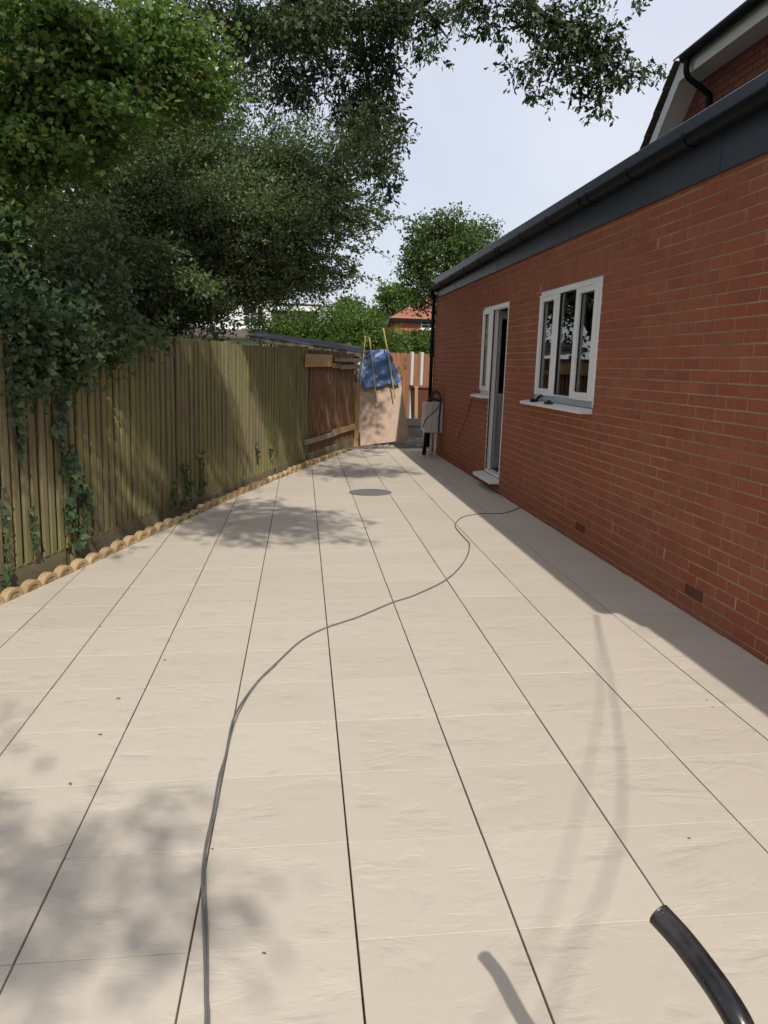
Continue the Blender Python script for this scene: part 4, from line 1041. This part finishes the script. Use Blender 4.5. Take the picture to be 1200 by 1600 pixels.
oc = [B_(x_, y_, (10.0 if x_ < 700 else 8.9), rx_, ry_, .3, int(n_ * 1.25)) for x_, y_, rx_, ry_, n_ in oc]
P2, T2, S2, tw2 = sprays(oc, .17, 15, .088, .3, .36, .7)
P, T, S, tw = sprays(clump(ob, 8, .42), .26, 19, .088, .25, .34, .6)
P = np.concatenate([P, P2]); T = np.concatenate([T, T2]); S = np.concatenate([S, S2]); tw = tw + tw2
leaf_object('crown', P, T, S, 'oak', MAT['L_oak'], OK, .5); twig_mesh('twigs', tw, MAT['twig'], OK, .005, .6)

# --- field maple, light leaves, top left
MP = empty('maple_tree', (0, 0, 0)); tag(MP, 'light green maple with lobed leaves at the top left', 'tree')
mb = [B_(90, 40, 5.8, 120, 60, .7, 170), B_(210, 100, 6.3, 90, 60, .6, 150), B_(70, 150, 5.6, 110, 60, .6, 150), B_(40, 235, 5.4, 80, 45, .5, 110), B_(250, 60, 6.6, 80, 60, .6, 110), B_(120, 205, 5.9, 80, 34, .5, 70), B_(-60, 120, 5.4, 90, 120, .8, 200), B_(300, 150, 6.8, 40, 30, .4, 36), B_(10, 320, 5.2, 40, 60, .4, 50)]
limbs(MP, [(-3.6, 5.4, -.2), (-3.55, 5.5, 1.5), (-3.4, 5.6, 3.0), (-3.0, 5.7, 4.4)], .10, mb, MAT['bark'], 4, .035)
mb = [(c, r, int(n_ * 1.9)) for c, r, n_ in mb]
P, T, S, tw = sprays(clump(mb, 9, .42), .34, 18, .060, .2, .3, .6, .55); leaf_object('crown', P, T, S, 'maple', MAT['L_maple'], MP, 1.0); twig_mesh('twigs', tw, MAT['twig'], MP, .0035, .5)

# --- ivy mass on the fence top at the left and its hanging strands
IV = empty('ivy_plant', (0, 0, 0)); tag(IV, 'ivy heaped over the fence top at the left and trailing down', 'ivy')
ib = [B_(20, 400, 5.0, 70, 90, .45, 260), B_(60, 480, 4.75, 75, 60, .4, 260), B_(20, 545, 4.5, 45, 36, .3, 130), B_(100, 530, 4.9, 60, 26, .3, 120), B_(140, 440, 5.4, 60, 60, .45, 160), B_(-40, 480, 4.4, 60, 120, .4, 220), B_(190, 515, 5.6, 60, 16, .25, 80), B_(20, 560, 4.05, 40, 24, .14, 120), B_(75, 555, 4.35, 45, 26, .14, 140), B_(130, 535, 4.9, 36, 14, .14, 80), B_(-10, 570, 3.8, 40, 26, .14, 90), B_(10, 515, 3.88, 42, 34, .14, 170), B_(52, 510, 4.15, 45, 32, .14, 160), B_(100, 515, 4.55, 40, 26, .14, 120), B_(150, 520, 5.0, 40, 18, .14, 90)]
limbs(IV, [(-2.5, 4.6, -.1), (-2.45, 4.7, 1.2), (-2.4, 4.8, 2.0)], .05, ib[:7], MAT['bark'], 2, .012, 'stem')
P, T, S, tw = sprays(clump(ib, 8, .45), .22, 13, .052, .35, .34, .5)
strands = [([(30, 575), (25, 620), (22, 660), (28, 700)], 4.15, 75, 16), ([(92, 570), (96, 620), (86, 665), (98, 705), (110, 740), (105, 790), (112, 830)], 4.5, 170, 13), ([(108, 700), (128, 760), (130, 800), (122, 850)], 4.65, 80, 9), ([(85, 570), (90, 600), (97, 640)], 4.5, 40, 8),
           ([(45, 792), (47, 825), (52, 858)], 4.1, 34, 5), ([(3, 760), (3, 800), (5, 830)], 3.75, 22, 5), ([(6, 850), (10, 880), (5, 905)], 3.8, 26, 8), ([(285, 725), (290, 765), (282, 790)], 6.55, 70, 9), ([(270, 750), (268, 775), (270, 795)], 6.4, 40, 6), ([(312, 705), (314, 750), (310, 775)], 6.9, 60, 6), ([(48, 600), (60, 610)], 4.2, 14, 8),
           ([(400, 690), (402, 712)], 8.35, 14, 4), ([(420, 700), (424, 715)], 8.6, 12, 4), ([(178, 840), (184, 850)], 5.2, 8, 5)]
sP, sT, sS = [], [], []; vine = MB()
for pts, Y, nlf, sp_ in strands:
    W_ = []
    for (px, py) in pts:       # lies on the face of the fence
        d = _F + _R * (px - 600) / FPX + _U * (800 - py) / FPX
        lo, hi = 2.0, 14.0
        for _ in range(40):
            mid = (lo + hi) / 2; pt_ = CAM + d * (mid - CAM[1]) / d[1]
            if pt_[0] > lerp_poly(FENCE, pt_[1]) + .075: lo = mid
            else: hi = mid
        W_.append(CAM + d * (lo - CAM[1]) / d[1])
    pp = spline(W_, 6) if len(W_) > 2 else [W_[0] + (W_[1] - W_[0]) * t for t in np.linspace(0, 1, 6)]
    vine.tube(pp, .0045, 5)
    idx = rng.integers(0, len(pp), nlf); c = np.array([pp[i] for i in idx]); k = sp_ * (c[:, 1:2].mean() - CAM[1]) / FPX
    jit = rng.normal(size=(nlf, 3)) * k * .55; jit[:, 0] = np.abs(jit[:, 0]) * .35 + jit[:, 1] * .33 + .012
    sP.append(c + jit); tt = rng.normal(size=(nlf, 3)) * .45; tt[:, 2] -= .9; tt[:, 0] += .25; sT.append(tt); big = .066 if sp_ > 8 and Y < 5 else .045; sS.append(big * rng.uniform(.6, 1.25, nlf))
vine.build('vine', MAT['twig'], IV, smooth=True)
sP, sT, sS = np.concatenate(sP), np.concatenate(sT), np.concatenate(sS)
# the largest leaves one by one, the rest as a mass
pick = np.argsort(-(sS / (sP[:, 1] - CAM[1])))[:290]; restm = np.ones(len(sP), bool); restm[pick] = False
sh = np.array(SHAPES['ivy']); lms = []
for q in range(6):
    lmh = MB(); fold = rng.uniform(.4, 1.6); lmh.add([(a * rng.uniform(.92, 1.08), b * rng.uniform(.9, 1.1), c * fold) for a, b, c in sh], [tuple(range(8))]); mm = lmh.mesh('leaf'); mm.materials.append(MAT['L_ivy_obj'] if 'L_ivy_obj' in MAT else MAT['L_ivy']); lms.append(mm)
for i in pick:
    t = Vector(sT[i]).normalized(); nvec = Vector((rng.normal(.95, .35), rng.normal(-.5, .35), rng.normal(.45, .3))); nvec = (nvec - t * nvec.dot(t)).normalized(); b = nvec.cross(t)
    o = link('leaf', lms[i % 6], IV); o.matrix_local = Matrix(((t.x, b.x, nvec.x, sP[i][0]), (t.y, b.y, nvec.y, sP[i][1]), (t.z, b.z, nvec.z, sP[i][2]), (0, 0, 0, 1))) @ Matrix.Scale(float(sS[i]), 4)
P = np.concatenate([P, sP[restm]]); T = np.concatenate([T, sT[restm]]); S = np.concatenate([S, sS[restm]])
leaf_object('foliage', P, T, S, 'ivy', MAT['L_ivy'], IV, .8, kind='stuff')

# --- far trees and hedges
def far_tree(name, label, blobs, base, r0, leaf, mat, per=16, spl=.5, group=None, sh=.5):
    o = empty(name); tag(o, label, 'tree', group); c = blobs[0][0]
    limbs(o, [base, (np.array(base) * .6 + c * .4) + np.array([.1, 0, 0]), c], r0, blobs, MAT['bark'], 4, r0 * .35)
    P, T, S, tw = sprays(clump(blobs, 9, .4), spl, per, leaf, .1, .3, sh, .7); leaf_object('crown', P, T, S, 'diamond', mat, o, .9); twig_mesh('twigs', tw, MAT['twig'], o, .008, .3); return o


far_tree('garden_tree', 'round leafy tree rising behind the far end of the extension', [B_(700, 420, 20, 62, 70, 1.3, 420), B_(712, 370, 20, 48, 42, 1.0, 220), B_(655, 405, 19.5, 24, 50, .7, 130), B_(750, 375, 20.5, 34, 30, .8, 110), B_(668, 385, 19.8, 30, 34, .7, 90), B_(662, 470, 19.6, 16, 22, .4, 30)],
         (4.4, 20, -.2), .16, .10, MAT['L_far'], 18, .40)
far_tree('far_tree', 'small rounded far tree seen left of the canes above the hedge', [B_(547, 484, 34, 22, 24, 1.5, 150), B_(545, 510, 34, 30, 20, 1.4, 90)], (1.8, 34, -.2), .2, .17, MAT['L_far'], 16, .55)
far_tree('far_tree', 'bright far tree left of the red roofed house', [B_(614, 468, 62, 26, 24, 2.2, 200), B_(590, 492, 62, 24, 16, 2, 100), B_(640, 470, 63, 24, 20, 2, 130)], (7.5, 62, -.2), .3, .28, MAT['L_hedge'], 16, .6)

far_tree('garden_tree', 'dark tree further back behind the thorn tree crown', [B_(330, 400, 18, 90, 100, 1.6, 420), B_(230, 330, 18.5, 130, 130, 1.6, 480), B_(400, 350, 18, 60, 80, 1.4, 240), B_(120, 420, 17, 130, 110, 1.5, 420), B_(350, 440, 17.5, 50, 30, .8, 120)], (-4.6, 18, -.2), .2, .12, MAT['L_oak'], 18, .45)

def hedge(name, label, blobs, leaf, mat, cat='hedge'):
    o = empty(name); tag(o, label, cat); m = MB()
    for c, r, ns in blobs:
        for _ in range(3): m.tube([(c[0] + rng.normal(0, .2), c[1] + rng.normal(0, .2), -.16), tuple(c + rng.normal(size=3) * r * .4)], [.03, .012], 5)
    m.build('stems', MAT['bark'], o)
    P, T, S, tw = sprays(blobs, .28, 20, leaf, .05, .32, .45); leaf_object('foliage', P, T, S, 'diamond', mat, o, .9, kind='stuff')


hedge('garden_hedge', 'tall loose green hedge behind the shed roof', [B_(470, 520, 19, 40, 26, .7, 260), B_(520, 516, 19, 40, 32, .7, 300), B_(565, 522, 19, 30, 26, .7, 260), B_(425, 512, 19.4, 30, 18, .6, 130), B_(596, 540, 18.6, 18, 20, .6, 130), B_(520, 545, 18.6, 100, 18, .6, 260), B_(618, 560, 18, 12, 30, .4, 80)], .075, MAT['L_hedge'])
hedge('clipped_hedge', 'bright clipped hedge behind the rear fence by the downpipe', [B_(635, 541, 20, 30, 13, .6, 300), B_(668, 541, 20.3, 30, 13, .6, 260), B_(650, 550, 20, 50, 12, .5, 160)], .075, MAT['L_hedge'])

# --- shed behind the fence
SH = empty('garden_shed', (-.1, 14.6, 0)); tag(SH, 'garden shed with sloping grey felt roof behind the fence', 'shed')
m = MB(); m.box(-.95, 1.0, -.9, 1.3, -.1, 1.72)
for k in range(14): m.box(-.96, 1.01, -.915, -.9005, .02 + k * .12, .12 + k * .12)
m.build('walls', MAT['fence_brown'], SH)
m = MB(); m.hexa([(-1.05, -1.0, 1.99), (1.2, -1.0, 1.74), (1.2, 1.5, 1.92), (-1.05, 1.5, 2.17)], [(-1.05, -1.0, 2.03), (1.2, -1.0, 1.78), (1.2, 1.5, 1.96), (-1.05, 1.5, 2.21)]); m.build('roof', MAT['felt'], SH, bevel=.004)
m = MB(); m.hexa([(-1.06, -1.015, 1.94), (1.21, -1.015, 1.69), (1.21, -1.001, 1.69), (-1.06, -1.001, 1.94)], [(-1.06, -1.015, 2.0), (1.21, -1.015, 1.75), (1.21, -1.001, 1.75), (-1.06, -1.001, 2.0)]); m.build('roof_edge', MAT['gravel'], SH)


# --- far houses
def house(name, label, x0, x1, y0, y1, ez_, rise, wallm, roofm, wins, hip=True, tile=.3):
    o = empty(name, (0, 0, 0)); tag(o, label, 'house')
    m = MB(); m.box(x0, x1, y0, y1, -.15, ez_); m.build('wall', wallm, o)
    ov = .35; cx0, cx1 = x0 - ov, x1 + ov; cy0, cy1 = y0 - ov, y1 + ov; ym = (y0 + y1) / 2; hx = (cy1 - cy0) / 2 if hip else 0
    m = MB(); m.add([(cx0, cy0, ez_), (cx1, cy0, ez_), (cx1, cy1, ez_), (cx0, cy1, ez_), (cx0 + hx, ym, ez_ + rise), (cx1 - hx, ym, ez_ + rise)], [(0, 1, 5, 4), (2, 3, 4, 5), (3, 0, 4), (1, 2, 5), (0, 3, 2, 1)])
    nrow = int((ym - cy0) / tile)
    for r in range(nrow):       # tile courses stepped down the front and left slopes
        t0, t1 = r / nrow, (r + 1.12) / nrow; f = lambda t: (cx0 + hx * t, cx1 - hx * t, cy0 + (ym - cy0) * t, ez_ + rise * t)
        a, b = f(t0), f(min(t1, 1)); e0, e1 = .05, .012
        m.add([(a[0], a[2], a[3] + e0), (a[1], a[2], a[3] + e0), (b[1], b[2], b[3] + e1), (b[0], b[2], b[3] + e1), (a[0], a[2], a[3] - .0), (a[1], a[2], a[3] - .0)], [(0, 1, 2, 3), (4, 5, 1, 0)])
    m.build('roof', roofm, o)
    m = MB(); m.box(cx0 + .02, cx1 - .02, cy0 - .025, cy0, ez_ - .16, ez_ + .03); m.box(cx0 - .025, cx0 - .001, cy0, cy1, ez_ - .16, ez_ + .03); m.build('eaves_board', MAT['black'] if wallm is MAT['brick_far'] else MAT['white_paint'], o)
    for (a, b, z0_, z1_) in wins:
        f = MB(); w_ = .07; rect = lambda q0, q1, r0, r1: f.box(q0, q1, y0 - .06, y0 - .005, r0, r1)
        rect(a, a + w_, z0_, z1_); rect(b - w_, b, z0_, z1_); f.box(a + w_, b - w_, y0 - .059, y0 - .006, z0_, z0_ + w_); f.box(a + w_, b - w_, y0 - .059, y0 - .006, z1_ - w_, z1_)
        nb = max(2, int((b - a) / .35))
        for k in range(1, nb): xx = a + (b - a) * k / nb; f.box(xx - .02, xx + .02, y0 - .055, y0 - .006, z0_ + w_, z1_ - w_)
        f.box(a + w_, b - w_, y0 - .0545, y0 - .0065, (z0_ + z1_) / 2 - .02, (z0_ + z1_) / 2 + .02)
        f.box(a - .08, b + .08, y0 - .14, y0 - .005, z0_ - .09, z0_ - .002)
        fo = f.build('window', MAT['upvc'], o); gp = MB(); gp.box(a + .02, b - .02, y0 - .03, y0 - .012, z0_ + .02, z1_ - .02); gp.build('pane', MAT['gasket'], fo)
    return o


BH = house('brick_house', 'far brick house with hipped red tile roof right of the canes', 5.2, 15, 45, 53, 4.22, 2.6, MAT['brick_far'], MAT['tile_red'], [(6.72, 7.6, 3.72, 4.2), (6.72, 7.6, .9, 2.1), (9, 10.2, 3.0, 4.1)])
WH = house('white_house', 'far white rendered house half hidden by the dark tree', -9.5, -1.9, 45, 52, 5.8, 2.4, MAT['white_paint'], MAT['tile_red'], [(-3.55, -2.35, 3.45, 4.7), (-6.6, -5.2, 3.45, 4.7)])
m = MB(); m.hexa([(-9.6, 43.2, 2.75), (-1.7, 43.2, 2.75), (-1.7, 44.98, 3.2), (-9.6, 44.98, 3.2)], [(-9.6, 43.2, 2.85), (-1.7, 43.2, 2.85), (-1.7, 44.98, 3.3), (-9.6, 44.98, 3.3)]); m.build('porch_roof', MAT['tile_brown'], WH)
FH = empty('flat_roof_house', (0, 0, 0)); tag(FH, 'far brown house end with white flat roof edge above the hedge', 'house')
m = MB(); m.box(-2.0, .65, 46, 52, -.15, 4.5); m.build('wall', MAT['tile_brown'], FH)
m = MB(); m.box(-2.2, .85, 45.7, 52.3, 4.501, 4.82); m.build('roof_edge', MAT['white_paint'], FH)
m = MB(); m.box(-2.25, .9, 45.65, 52.35, 4.821, 4.90); m.build('roof', MAT['felt'], FH)
